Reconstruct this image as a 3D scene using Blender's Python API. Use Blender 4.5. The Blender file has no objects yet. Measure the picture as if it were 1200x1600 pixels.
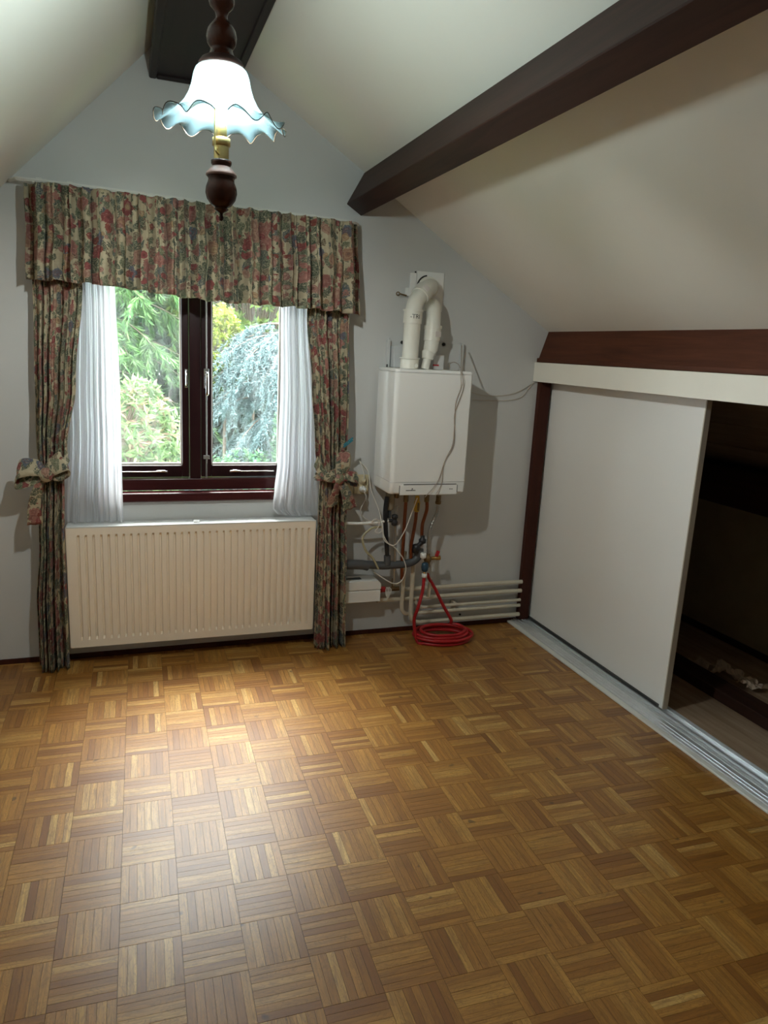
import bpy, math, random
import numpy as np
from mathutils import Vector, Matrix, Quaternion

random.seed(7)
RNG = np.random.default_rng(11)
S = bpy.context.scene
COL = S.collection

# ------------------------------------------------------------------ camera
CAM_R = Vector((0.94231468, -0.33089816, 0.05049202))
CAM_U = Vector((0.0249793, 0.21994031, 0.97519346))
CAM_F = Vector((0.33379495, 0.91767787, -0.21551859))
CAM_C = Vector((0.19056202, -3.70452163, 1.58117555))
FPX = 1137.55
cd = bpy.data.cameras.new('camera')
cam = bpy.data.objects.new('camera', cd)
COL.objects.link(cam)
m3 = Matrix((CAM_R, CAM_U, -CAM_F)).transposed()
cam.matrix_world = Matrix.Translation(CAM_C) @ m3.to_4x4()
cd.sensor_fit = 'VERTICAL'
cd.sensor_height = 36.0
cd.lens = 36.0 * FPX / 1600.0
cd.clip_start = 0.02
cd.clip_end = 200
S.camera = cam

# ------------------------------------------------------------------ world, exposure
W = bpy.data.worlds.new('overcast_sky')
S.world = W
W.use_nodes = True
bg = W.node_tree.nodes['Background']
bg.inputs[0].default_value = (0.86, 0.95, 1.0, 1)
bg.inputs[1].default_value = 15.0
# veiled sun: a broad bright patch of cloud high up in front of the window
sl = bpy.data.lights.new('veiled_sun', 'SUN')
sl.energy = 22.0
sl.angle = math.radians(40)
sl.color = (1.0, 0.97, 0.92)
so_ = bpy.data.objects.new('veiled_sun', sl)
COL.objects.link(so_)
so_.rotation_euler = (math.radians(-28), 0, 0)
S.view_settings.view_transform = 'Standard'
S.view_settings.look = 'None'
S.view_settings.gamma = 1.0
S.view_settings.use_curve_mapping = False
S.view_settings.exposure = 0.0
try:
    S.cycles.max_bounces = 12
    S.cycles.diffuse_bounces = 6
    S.cycles.transparent_max_bounces = 16
except Exception:
    pass
LAMP_BULB = 2650.0       # emission of the bulb glass


def at(px, py, Y):
    """point of the plane y = Y seen in the photo at pixel (px, py)"""
    d = CAM_F + CAM_R * ((px - 600) / FPX) - CAM_U * ((py - 800) / FPX)
    return CAM_C + d * ((Y - CAM_C.y) / d.y)


def pix(p):
    d = Vector(p) - CAM_C
    z = d.dot(CAM_F)
    if z < 0.05:
        return (-9999, -9999, z)
    return (600 + FPX * d.dot(CAM_R) / z, 800 - FPX * d.dot(CAM_U) / z, z)


# ------------------------------------------------------------------ materials
class NT:
    def __init__(s, name):
        s.m = bpy.data.materials.new(name)
        s.m.use_nodes = True
        s.t = s.m.node_tree
        s.t.nodes.clear()

    def n(s, typ, ins=None, **props):
        nd = s.t.nodes.new(typ)
        for k, v in props.items():
            setattr(nd, k, v)
        for k, v in (ins or {}).items():
            if isinstance(v, bpy.types.NodeSocket):
                s.t.links.new(v, nd.inputs[k])
            else:
                nd.inputs[k].default_value = v
        return nd

    def math(s, op, a, b=0.0, clamp=False):
        return s.n('ShaderNodeMath', {0: a, 1: b}, operation=op, use_clamp=clamp).outputs[0]

    def mix(s, f, a, b, blend='MIX'):
        nd = s.n('ShaderNodeMix', data_type='RGBA', blend_type=blend)
        for i, v in ((0, f), (6, a), (7, b)):
            if isinstance(v, bpy.types.NodeSocket):
                s.t.links.new(v, nd.inputs[i])
            else:
                nd.inputs[i].default_value = v if i == 0 else c4(v)
        return nd.outputs[2]

    def ramp(s, f, stops, interp='LINEAR'):
        nd = s.n('ShaderNodeValToRGB', {0: f})
        cr = nd.color_ramp
        cr.interpolation = interp
        while len(cr.elements) < len(stops):
            cr.elements.new(0.5)
        for e, (p, c) in zip(cr.elements, stops):
            e.position = p
            e.color = c4(c)
        return nd.outputs[0]

    def noise(s, vec, scale, detail=3.0, rough=0.55, dist=0.0):
        return s.n('ShaderNodeTexNoise', {'Vector': vec, 'Scale': scale, 'Detail': detail, 'Roughness': rough,
                                          'Distortion': dist})

    def mapping(s, vec, scale=(1, 1, 1), loc=(0, 0, 0)):
        return s.n('ShaderNodeMapping', {'Vector': vec, 'Scale': scale, 'Location': loc}).outputs[0]

    def schlick(s, f0=0.04):
        fc = s.n('ShaderNodeLayerWeight', {'Blend': 0.5}).outputs['Facing']
        return s.math('ADD', f0, s.math('MULTIPLY', s.math('POWER', fc, 5.0), 1.0 - f0))

    def out(s, shader):
        o = s.n('ShaderNodeOutputMaterial')
        s.t.links.new(shader, o.inputs[0])
        return s.m

    def bsdf(s, col, rough=0.6, **kw):
        ins = {'Base Color': c4(col) if not isinstance(col, bpy.types.NodeSocket) else col, 'Roughness': rough}
        ins.update(kw)
        return s.n('ShaderNodeBsdfPrincipled', ins)

    def bump(s, h, strength=0.2, dist=0.002):
        return s.n('ShaderNodeBump', {'Height': h, 'Strength': strength, 'Distance': dist}).outputs[0]


def c4(c):
    return (c[0], c[1], c[2], 1.0)


def simple(name, col, rough=0.5, metal=0.0, var=0.06, scale=25.0, spec=0.5, bump=0.0, coat=0.0):
    t = NT(name)
    g = t.n('ShaderNodeNewGeometry').outputs['Position']
    nz = t.noise(g, scale, 3.0).outputs[0]
    a = tuple(max(0, x * (1 - var)) for x in col)
    b = tuple(min(1, x * (1 + var)) for x in col)
    cc = t.mix(nz, a, b)
    kw = {'Metallic': metal, 'Specular IOR Level': spec, 'Coat Weight': coat}
    if bump:
        kw['Normal'] = t.bump(nz, bump)
    return t.out(t.bsdf(cc, rough, **kw).outputs[0])


def plaster(name, a, b):
    t = NT(name)
    g = t.n('ShaderNodeNewGeometry').outputs['Position']
    big = t.noise(g, 1.7, 3.0, 0.6).outputs[0]
    fine = t.noise(g, 70.0, 3.0, 0.6).outputs[0]
    col = t.mix(big, a, b)
    spots = t.noise(g, 16.0, 4.0, 0.7).outputs[0]
    sm = t.ramp(spots, [(0.0, (0, 0, 0)), (0.70, (0, 0, 0)), (0.82, (1, 1, 1))])
    col = t.mix(t.math('MULTIPLY', sm, 0.18), col, (0.35, 0.33, 0.30))
    return t.out(t.bsdf(col, 0.75, **{'Normal': t.bump(fine, 0.12, 0.0015), 'Specular IOR Level': 0.25}).outputs[0])


def stained_wood(name, dark, light, axis=1, rough=0.42):
    t = NT(name)
    g = t.n('ShaderNodeNewGeometry').outputs['Position']
    sc = [26.0, 26.0, 26.0]
    sc[axis] = 1.6
    v = t.mapping(g, tuple(sc))
    nz = t.noise(v, 1.0, 5.0, 0.65, 0.6).outputs[0]
    col = t.ramp(nz, [(0.25, dark), (0.75, light)])
    nz2 = t.noise(g, 3.0, 3.0).outputs[0]
    col = t.mix(t.math('MULTIPLY', nz2, 0.45), col, tuple(x * 0.45 for x in dark))
    return t.out(t.bsdf(col, rough, **{'Normal': t.bump(nz, 0.15, 0.002), 'Specular IOR Level': 0.22}).outputs[0])


def parquet(name):
    t = NT(name)
    oc = t.n('ShaderNodeTexCoord').outputs['Object']
    tone = t.n('ShaderNodeAttribute', attribute_name='tone').outputs['Fac']
    rnd = t.n('ShaderNodeObjectInfo').outputs['Random']
    off = t.math('ADD', t.math('MULTIPLY', tone, 53.7), t.math('MULTIPLY', rnd, 19.3))
    vo = t.n('ShaderNodeCombineXYZ', {0: off, 1: t.math('MULTIPLY', off, 1.7), 2: off}).outputs[0]
    v = t.n('ShaderNodeVectorMath', {0: oc, 1: vo}, operation='ADD').outputs[0]
    v1 = t.mapping(v, (95.0, 7.0, 30.0))
    n1 = t.noise(v1, 1.0, 4.0, 0.6, 0.9).outputs[0]
    v2 = t.mapping(v, (420.0, 16.0, 60.0))
    n2 = t.noise(v2, 1.0, 2.0, 0.5).outputs[0]
    n3 = t.noise(t.mapping(v, (30.0, 11.0, 30.0)), 1.0, 2.0, 0.5, 1.8).outputs[0]
    # tone of the single strip
    tt = t.math('FRACT', t.math('ADD', tone, t.math('MULTIPLY', rnd, 0.35)))
    base = t.ramp(tt, [(0.0, (0.26, 0.096, 0.014)), (0.30, (0.38, 0.160, 0.025)), (0.62, (0.50, 0.240, 0.045)),
                       (0.88, (0.62, 0.345, 0.085)), (1.0, (0.76, 0.48, 0.16))])
    col = t.mix(t.ramp(n1, [(0.3, (0, 0, 0)), (0.70, (1, 1, 1))]), base,
                t.mix(0.65, base, (0.16, 0.062, 0.014)), 'MIX')
    pores = t.ramp(n2, [(0.56, (0, 0, 0)), (0.72, (1, 1, 1))])
    col = t.mix(t.math('MULTIPLY', pores, 0.45), col, (0.12, 0.05, 0.014))
    rings = t.math('SINE', t.math('MULTIPLY', n3, 46.0))
    rm = t.ramp(t.math('ADD', t.math('MULTIPLY', rings, 0.5), 0.5), [(0.7, (0, 0, 0)), (1.0, (1, 1, 1))])
    col = t.mix(t.math('MULTIPLY', rm, 0.34), col, (0.17, 0.07, 0.018))
    knots = t.ramp(t.noise(v, 17.0, 1.0).outputs[0], [(0.755, (0, 0, 0)), (0.80, (1, 1, 1))])
    col = t.mix(t.math('MULTIPLY', knots, 0.7), col, (0.06, 0.028, 0.012))
    h = t.math('ADD', t.math('MULTIPLY', n2, 0.6), n1)
    rough = t.math('ADD', 0.31, t.math('MULTIPLY', n1, 0.16))
    return t.out(t.bsdf(col, rough, **{'Normal': t.bump(h, 0.10, 0.001), 'Specular IOR Level': 0.12,
                                        'Coat Weight': 1.0, 'Coat Roughness': 0.42, 'Coat IOR': 1.5}).outputs[0])


def floral(name):
    t = NT(name)
    uv = t.n('ShaderNodeUVMap', uv_map='UVMap').outputs[0]
    nz = t.noise(uv, 28.0, 2.0)
    off = t.n('ShaderNodeVectorMath', {0: nz.outputs['Color'], 1: (0.5, 0.5, 0.5)}, operation='SUBTRACT').outputs[0]
    off = t.n('ShaderNodeVectorMath', {0: off, 'Scale': 0.035}, operation='SCALE').outputs[0]
    v = t.n('ShaderNodeVectorMath', {0: uv, 1: off}, operation='ADD').outputs[0]
    fine = t.noise(v, 130.0, 3.0).outputs[0]
    # cream ground with pale scrolls
    col = t.mix(t.noise(v, 60.0, 2.0).outputs[0], (0.56, 0.50, 0.35), (0.42, 0.35, 0.23))
    # leaves and sprigs
    for sc, thr, loc, cols in ((36.0, 0.62, (0, 0, 0), [(0.0, (0.085, 0.105, 0.070)), (0.30, (0.17, 0.185, 0.115)),
                                                       (0.55, (0.10, 0.125, 0.105)), (0.75, (0.17, 0.11, 0.07)),
                                                       (0.9, (0.22, 0.10, 0.08))]),
                               (21.0, 0.42, (3.3, 1.7, 0), [(0.0, (0.075, 0.095, 0.06)), (0.35, (0.13, 0.15, 0.095)),
                                                            (0.65, (0.10, 0.125, 0.14)), (0.85, (0.17, 0.20, 0.11))])):
        vv = t.mapping(v, (1.0, 0.62, 1.0), loc)
        vo = t.n('ShaderNodeTexVoronoi', {'Vector': vv, 'Scale': sc, 'Randomness': 1.0})
        r = t.n('ShaderNodeSeparateColor', {0: vo.outputs['Color']})
        d = t.math('ADD', vo.outputs['Distance'], t.math('MULTIPLY', t.math('SUBTRACT', fine, 0.5), 0.35))
        edge = t.math('LESS_THAN', d, t.math('MULTIPLY', thr, t.math('ADD', 0.45, t.math('MULTIPLY', r.outputs[1], 0.8))))
        lc = t.ramp(r.outputs[0], cols, 'CONSTANT')
        lc = t.mix(t.math('MULTIPLY', fine, 0.5), lc, (0.05, 0.06, 0.045))
        vein = t.math('LESS_THAN', t.math('ABSOLUTE', t.math('SUBTRACT', fine, 0.5)), 0.03)
        lc = t.mix(t.math('MULTIPLY', vein, 0.8), lc, (0.42, 0.38, 0.27))
        col = t.mix(edge, col, lc)
    # roses
    for sc, loc, thr, cols in ((14.0, (0.37, 0.11, 0), 0.44, [(0.0, (0.33, 0.155, 0.125)), (0.22, (0.40, 0.25, 0.18)),
                                                             (0.45, (0.27, 0.075, 0.07)), (0.62, (0.40, 0.19, 0.155)),
                                                             (0.78, (0.12, 0.15, 0.18)), (0.90, (0.40, 0.25, 0.16))]),
                               (23.0, (2.1, 5.2, 0), 0.36, [(0.0, (0.30, 0.085, 0.08)), (0.4, (0.40, 0.23, 0.18)),
                                                            (0.7, (0.25, 0.07, 0.05)), (0.85, (0.45, 0.33, 0.19))])):
        vo = t.n('ShaderNodeTexVoronoi', {'Vector': t.mapping(v, (1, 1, 1), loc), 'Scale': sc, 'Randomness': 0.85})
        r = t.n('ShaderNodeSeparateColor', {0: vo.outputs['Color']})
        d0 = vo.outputs['Distance']
        d = t.math('ADD', d0, t.math('MULTIPLY', t.math('SUBTRACT', fine, 0.5), 0.25))
        keep = t.math('GREATER_THAN', r.outputs[1], 0.22)
        m = t.math('MULTIPLY', t.math('LESS_THAN', d, thr), keep)
        fc = t.ramp(r.outputs[0], cols, 'CONSTANT')
        ring = t.math('SINE', t.math('ADD', t.math('MULTIPLY', d0, 34.0), t.math('MULTIPLY', fine, 7.0)))
        ring = t.math('MULTIPLY', t.math('ADD', ring, 1.0), 0.5)
        fc = t.mix(t.math('MULTIPLY', ring, 0.50), fc, (0.16, 0.055, 0.05))
        pet = t.math('GREATER_THAN', fine, 0.60)
        fc = t.mix(t.math('MULTIPLY', pet, 0.45), fc, (0.52, 0.38, 0.30))
        ctr = t.math('LESS_THAN', d0, 0.09)
        fc = t.mix(t.math('MULTIPLY', ctr, 0.6), fc, (0.09, 0.03, 0.03))
        col = t.mix(m, col, fc)
    pb = t.bsdf(col, 0.75, **{'Specular IOR Level': 0.2, 'Sheen Weight': 0.1})
    tr = t.n('ShaderNodeBsdfTranslucent', {0: col})
    return t.out(t.n('ShaderNodeMixShader', {0: 0.12, 1: pb.outputs[0], 2: tr.outputs[0]}).outputs[0])


def sheer(name):
    t = NT(name)
    uv = t.n('ShaderNodeUVMap', uv_map='UVMap').outputs[0]
    nz = t.noise(t.mapping(uv, (180, 3, 1)), 1.0, 2.0).outputs[0]
    col = t.mix(nz, (0.86, 0.87, 0.90), (0.74, 0.76, 0.80))
    df = t.n('ShaderNodeBsdfDiffuse', {0: col})
    tl = t.n('ShaderNodeBsdfTranslucent', {0: col})
    a = t.n('ShaderNodeMixShader', {0: 0.5, 1: df.outputs[0], 2: tl.outputs[0]})
    tp = t.n('ShaderNodeBsdfTransparent', {0: (1, 1, 1, 1)})
    return t.out(t.n('ShaderNodeMixShader', {0: 0.24, 1: a.outputs[0], 2: tp.outputs[0]}).outputs[0])


def pane(name):
    t = NT(name)
    g = t.n('ShaderNodeNewGeometry').outputs['Position']
    tp = t.n('ShaderNodeBsdfTransparent', {0: (0.97, 0.99, 0.98, 1)})
    gl = t.n('ShaderNodeBsdfGlossy', {0: (1, 1, 1, 1), 'Roughness': 0.02})
    fr = t.schlick()
    a = t.n('ShaderNodeMixShader', {0: fr, 1: tp.outputs[0], 2: gl.outputs[0]})
    streak = t.noise(t.mapping(g, (14, 1, 2.5)), 1.0, 3.0, 0.6).outputs[0]
    dirt = t.math('MULTIPLY', t.ramp(streak, [(0.42, (0, 0, 0)), (0.72, (1, 1, 1))]), 0.020)
    dirt = t.math('ADD', dirt, 0.004)
    tl = t.n('ShaderNodeBsdfTranslucent', {0: (0.95, 0.98, 1, 1)})
    return t.out(t.n('ShaderNodeMixShader', {0: dirt, 1: a.outputs[0], 2: tl.outputs[0]}).outputs[0])


def opal(name):
    t = NT(name)
    df = t.n('ShaderNodeBsdfDiffuse', {0: (0.050, 0.085, 0.100, 1)})
    tl = t.n('ShaderNodeBsdfTranslucent', {0: (0.050, 0.080, 0.085, 1)})
    gl = t.n('ShaderNodeBsdfGlossy', {0: (1, 1, 1, 1), 'Roughness': 0.12})
    tp = t.n('ShaderNodeBsdfTransparent', {0: (0.86, 0.98, 1.0, 1)})
    a = t.n('ShaderNodeMixShader', {0: 0.55, 1: df.outputs[0], 2: tl.outputs[0]})
    b = t.n('ShaderNodeMixShader', {0: 0.30, 1: a.outputs[0], 2: tp.outputs[0]})
    fr = t.schlick()
    return t.out(t.n('ShaderNodeMixShader', {0: fr, 1: b.outputs[0], 2: gl.outputs[0]}).outputs[0])


def emis(name, col, st):
    t = NT(name)
    return t.out(t.n('ShaderNodeEmission', {0: c4(col), 1: st}).outputs[0])


def leafmat(name, rough=0.5, trans=0.35):
    t = NT(name)
    c = t.n('ShaderNodeAttribute', attribute_name='leafcol').outputs['Color']
    pb = t.bsdf(c, rough, **{'Specular IOR Level': 0.4})
    tl = t.n('ShaderNodeBsdfTranslucent', {0: c})
    return t.out(t.n('ShaderNodeMixShader', {0: trans, 1: pb.outputs[0], 2: tl.outputs[0]}).outputs[0])


M = {}
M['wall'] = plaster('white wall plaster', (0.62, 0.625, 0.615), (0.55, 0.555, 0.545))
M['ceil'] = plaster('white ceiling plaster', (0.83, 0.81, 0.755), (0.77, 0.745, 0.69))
M['parquet'] = parquet('oak mosaic parquet')
M['subfloor'] = simple('dark joint bed', (0.06, 0.028, 0.010), 0.9)
M['beam'] = stained_wood('dark stained beam', (0.022, 0.010, 0.008), (0.066, 0.026, 0.019), 1, 0.55)
M['ridge'] = stained_wood('blackish ridge board', (0.013, 0.009, 0.009), (0.030, 0.017, 0.016), 1, 0.55)
M['beamred'] = stained_wood('red brown stained board', (0.060, 0.017, 0.008), (0.135, 0.042, 0.019), 1, 0.6)
M['post'] = stained_wood('red brown stained post', (0.040, 0.010, 0.006), (0.085, 0.022, 0.012), 2, 0.55)
M['winwood'] = stained_wood('mahogany window paint', (0.020, 0.006, 0.008), (0.036, 0.011, 0.012), 2, 0.28)
M['sillwood'] = stained_wood('mahogany window sill', (0.050, 0.012, 0.013), (0.085, 0.020, 0.020), 0, 0.22)
M['bead'] = simple('pale glazing bead', (0.55, 0.50, 0.44), 0.5)
M['pane'] = pane('slightly dirty window glass')
M['floral'] = floral('floral print cotton')
M['sheer'] = sheer('white voile')
M['white'] = simple('white lacquer', (0.85, 0.85, 0.83), 0.35, var=0.02)
M['door'] = simple('white laminate door', (0.87, 0.865, 0.84), 0.42, var=0.02, scale=3)
M['dooredge'] = simple('pale door edge band', (0.50, 0.45, 0.38), 0.5)
M['fascia'] = simple('cream white fascia paint', (0.86, 0.83, 0.74), 0.5, var=0.03, scale=5)
M['radiator'] = simple('cream radiator enamel', (0.93, 0.85, 0.73), 0.38, var=0.02)
M['radtop'] = simple('pale radiator top', (0.72, 0.74, 0.74), 0.4, var=0.03)
M['boiler'] = simple('white boiler casing', (0.87, 0.875, 0.86), 0.55, var=0.015, scale=4, spec=0.3)
M['seam'] = simple('dark seam', (0.05, 0.05, 0.05), 0.6)
M['pvc'] = simple('off white plastic pipe', (0.82, 0.80, 0.72), 0.4, var=0.03)
M['sticker'] = simple('paper sticker', (0.75, 0.70, 0.66), 0.7)
M['ink'] = simple('black print', (0.02, 0.02, 0.02), 0.6)
M['black'] = simple('black rubber', (0.010, 0.010, 0.012), 0.45)
M['valveblack'] = simple('black plastic valve', (0.018, 0.018, 0.022), 0.4)
M['copper'] = simple('copper pipe', (0.24, 0.075, 0.036), 0.34, 0.85, var=0.25, scale=40)
M['brass'] = simple('brass fitting', (0.42, 0.27, 0.09), 0.34, 0.9, var=0.25, scale=60)
M['oldbrass'] = simple('dull brass fitting', (0.20, 0.13, 0.06), 0.45, 0.7, var=0.3, scale=60)
M['lampbrass'] = simple('satin brass', (0.55, 0.42, 0.17), 0.3, 0.9, var=0.12, scale=50)
M['steel'] = simple('brushed steel', (0.42, 0.42, 0.41), 0.32, 0.9, var=0.1)
M['chrome'] = simple('chrome', (0.75, 0.75, 0.76), 0.15, 1.0, var=0.02)
M['alu'] = simple('worn aluminium', (0.80, 0.83, 0.86), 0.32, 0.6, var=0.12, scale=18)
M['track'] = simple('white painted sill', (0.82, 0.84, 0.82), 0.4, var=0.07, scale=14)
M['greypvc'] = simple('grey drain pipe', (0.085, 0.092, 0.10), 0.45)
M['beige'] = simple('beige siphon plastic', (0.33, 0.28, 0.20), 0.45)
M['creampipe'] = simple('cream painted pipe', (0.66, 0.61, 0.49), 0.38, var=0.06)
M['red'] = simple('red rubber hose', (0.42, 0.012, 0.016), 0.35, var=0.1)
M['redplastic'] = simple('red handle', (0.45, 0.02, 0.025), 0.4)
M['yellow'] = simple('yellow brass gas tap', (0.55, 0.33, 0.03), 0.4)
M['bluecap'] = simple('dark blue cap', (0.02, 0.06, 0.10), 0.4)
M['cable'] = simple('white cable', (0.72, 0.70, 0.65), 0.45, var=0.02)
M['greycable'] = simple('thin grey brown wire', (0.36, 0.30, 0.25), 0.5)
M['palewire'] = simple('pale beige wire', (0.55, 0.49, 0.42), 0.5)
M['tubehose'] = simple('clear yellowed hose', (0.42, 0.38, 0.24), 0.25)
M['socket'] = simple('yellowed socket plastic', (0.60, 0.52, 0.34), 0.4)
M['teal'] = simple('turquoise peg plastic', (0.02, 0.20, 0.27), 0.4)
M['lampwood'] = stained_wood('turned dark lamp wood', (0.022, 0.007, 0.005), (0.085, 0.026, 0.014), 2, 0.22)
M['lampring'] = simple('pink white lamp ring', (0.26, 0.16, 0.14), 0.3, var=0.25, scale=120)
M['opal'] = opal('opal glass')
M['glassrim'] = simple('tinted glass rim', (0.035, 0.026, 0.016), 0.25)
M['bulb'] = emis('lit bulb', (0.95, 1.0, 0.95), LAMP_BULB)
M['rail'] = simple('white curtain rail', (0.66, 0.66, 0.62), 0.4)
M['closetboard'] = simple('brown closet board', (0.34, 0.28, 0.17), 0.7, var=0.15, scale=5)
M['closetroof'] = stained_wood('brown roof board', (0.26, 0.19, 0.13), (0.42, 0.31, 0.22), 1, 0.7)
M['closetfloor'] = stained_wood('worn brown vinyl', (0.30, 0.20, 0.13), (0.55, 0.42, 0.30), 1, 0.5)
M['darkbeam'] = stained_wood('dark rough beam', (0.03, 0.014, 0.010), (0.07, 0.028, 0.020), 1, 0.6)
M['paper'] = simple('crumpled paper', (0.48, 0.38, 0.30), 0.8)
M['bark'] = simple('brown bark', (0.12, 0.085, 0.06), 0.85, var=0.3, scale=30)
M['leaf'] = leafmat('leaves', 0.45, 0.38)
M['needle'] = leafmat('needles', 0.6, 0.30)
M['lawn'] = simple('garden grass', (0.09, 0.16, 0.05), 0.9, var=0.3)
M['clear'] = simple('clear plastic box', (0.55, 0.57, 0.58), 0.2)


# ------------------------------------------------------------------ mesh helpers
class MB:
    def __init__(s):
        s.v = []
        s.f = []
        s.sm = []
        s.mi = []
        s.uv = {}

    def face(s, idx, smooth=False, mi=0):
        s.f.append(tuple(idx))
        s.sm.append(smooth)
        s.mi.append(mi)

    def cap(s, idx):
        b = len(s.v)
        s.v += [s.v[i] for i in idx]
        s.face(range(b, b + len(idx)))

    def box(s, x0, x1, y0, y1, z0, z1, mi=0):
        b = len(s.v)
        for z in (z0, z1):
            s.v += [(x0, y0, z), (x1, y0, z), (x1, y1, z), (x0, y1, z)]
        for q in ((3, 2, 1, 0), (4, 5, 6, 7), (0, 1, 5, 4), (1, 2, 6, 5), (2, 3, 7, 6), (3, 0, 4, 7)):
            s.face([b + i for i in q], False, mi)
        return s

    def prism(s, poly, y0, y1, mi=0):
        """polygon in the x-z plane pulled along y"""
        b = len(s.v)
        n = len(poly)
        for y in (y0, y1):
            s.v += [(p[0], y, p[1]) for p in poly]
        s.face(list(range(b, b + n)), False, mi)
        s.face(list(range(b + 2 * n - 1, b + n - 1, -1)), False, mi)
        for i in range(n):
            j = (i + 1) % n
            s.face((b + j, b + i, b + n + i, b + n + j), False, mi)
        return s

    def obox(s, c, ax, ay, az, hx, hy, hz):
        """box by centre, three axes, half sizes"""
        c, ax, ay, az = Vector(c), Vector(ax), Vector(ay), Vector(az)
        b = len(s.v)
        for k in (-1, 1):
            for i, j in ((-1, -1), (1, -1), (1, 1), (-1, 1)):
                s.v.append(tuple(c + ax * hx * i + ay * hy * j + az * hz * k))
        for q in ((3, 2, 1, 0), (4, 5, 6, 7), (0, 1, 5, 4), (1, 2, 6, 5), (2, 3, 7, 6), (3, 0, 4, 7)):
            s.face([b + i for i in q])
        return s

    def tube(s, pts, r, n=10, cap=True, closed=False, smooth=True):
        pts = [Vector(p) for p in pts]
        m = len(pts)
        rr = r if hasattr(r, '__len__') else [r] * m
        b = len(s.v)
        prev = None
        for i, p in enumerate(pts):
            a = pts[(i - 1) % m] if (closed or i > 0) else p
            c = pts[(i + 1) % m] if (closed or i < m - 1) else p
            d = (c - a)
            if d.length < 1e-9:
                d = Vector((0, 0, 1))
            d.normalize()
            if prev is None:
                h = Vector((0, 0, 1)) if abs(d.z) < 0.9 else Vector((1, 0, 0))
                u = d.cross(h).normalized()
            else:
                u = (prev - d * prev.dot(d))
                if u.length < 1e-6:
                    u = d.orthogonal()
                u.normalize()
            prev = u
            w = d.cross(u)
            for k in range(n):
                t = 2 * math.pi * k / n
                s.v.append(tuple(p + (u * math.cos(t) + w * math.sin(t)) * rr[i]))
        for i in range(m if closed else m - 1):
            i2 = (i + 1) % m
            for k in range(n):
                k2 = (k + 1) % n
                s.face((b + i * n + k, b + i * n + k2, b + i2 * n + k2, b + i2 * n + k), smooth)
        if cap and not closed:
            s.cap([b + k for k in range(n)][::-1])
            s.cap([b + (m - 1) * n + k for k in range(n)])
        return s

    def lathe(s, prof, c=(0, 0, 0), n=28, cap=True):
        """profile of (radius, z) turned about the vertical through c"""
        b = len(s.v)
        m = len(prof)
        for r, z in prof:
            for k in range(n):
                t = 2 * math.pi * k / n
                s.v.append((c[0] + r * math.cos(t), c[1] + r * math.sin(t), c[2] + z))
        for i in range(m - 1):
            for k in range(n):
                k2 = (k + 1) % n
                s.face((b + i * n + k, b + i * n + k2, b + (i + 1) * n + k2, b + (i + 1) * n + k), True)
        if cap:
            s.cap([b + k for k in range(n)][::-1])
            s.cap([b + (m - 1) * n + k for k in range(n)])
        return s

    def grid(s, fn, nu, nv, uvf=None, smooth=True):
        b = len(s.v)
        for j in range(nv + 1):
            for i in range(nu + 1):
                s.v.append(tuple(fn(i / nu, j / nv)))
                if uvf:
                    s.uv[len(s.v) - 1] = uvf(i / nu, j / nv)
        for j in range(nv):
            for i in range(nu):
                a = b + j * (nu + 1) + i
                s.face((a, a + 1, a + nu + 2, a + nu + 1), smooth)
        return s

    def build(s, name, mat, parent=None, bevel=0.0, solid=0.0, seg=2):
        me = bpy.data.meshes.new(name)
        me.from_pydata(s.v, [], s.f)
        mats = mat if isinstance(mat, (list, tuple)) else [mat]
        for x in mats:
            me.materials.append(M[x] if isinstance(x, str) else x)
        me.polygons.foreach_set('use_smooth', s.sm)
        me.polygons.foreach_set('material_index', s.mi)
        if s.uv:
            ul = me.uv_layers.new(name='UVMap')
            for lp in me.loops:
                ul.data[lp.index].uv = s.uv.get(lp.vertex_index, (0, 0))
        me.update()
        o = bpy.data.objects.new(name, me)
        COL.objects.link(o)
        if parent:
            o.parent = parent
        if solid:
            md = o.modifiers.new('thickness', 'SOLIDIFY')
            md.thickness = solid
            md.offset = 0
        if bevel:
            md = o.modifiers.new('bevel', 'BEVEL')
            md.width = bevel
            md.segments = seg
            md.limit_method = 'ANGLE'
            md.angle_limit = math.radians(40)
        return o


def empty(name, loc=(0, 0, 0)):
    o = bpy.data.objects.new(name, None)
    o.empty_display_size = 0.05
    o.location = loc
    COL.objects.link(o)
    return o


def tag(o, label, cat, group=None):
    o['label'] = label
    o['category'] = cat
    if group:
        o['group'] = group
    return o


def thing(name, label, cat, group=None):
    return tag(empty(name), label, cat, group)


def struct(o, label=None):
    o['kind'] = 'structure'
    if label:
        o['label'] = label
    return o


def smoothpath(pts, k=8, closed=False):
    """Catmull-Rom through the points"""
    P = [Vector(p) for p in pts]
    n = len(P)
    out = []
    rng = range(n) if closed else range(n - 1)
    for i in rng:
        p1, p2 = P[i], P[(i + 1) % n]
        p0 = P[i - 1] if (i > 0 or closed) else p1 * 2 - p2
        p3 = P[(i + 2) % n] if (i + 2 < n or closed) else p2 * 2 - p1
        for j in range(k):
            t = j / k
            out.append(0.5 * ((2 * p1) + (p2 - p0) * t + (2 * p0 - 5 * p1 + 4 * p2 - p3) * t * t
                              + (3 * p1 - p0 - 3 * p2 + p3) * t ** 3))
    if not closed:
        out.append(P[-1])
    return out


def pp(Y, *pts):
    return [at(x, y, Y) for x, y in pts]


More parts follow.
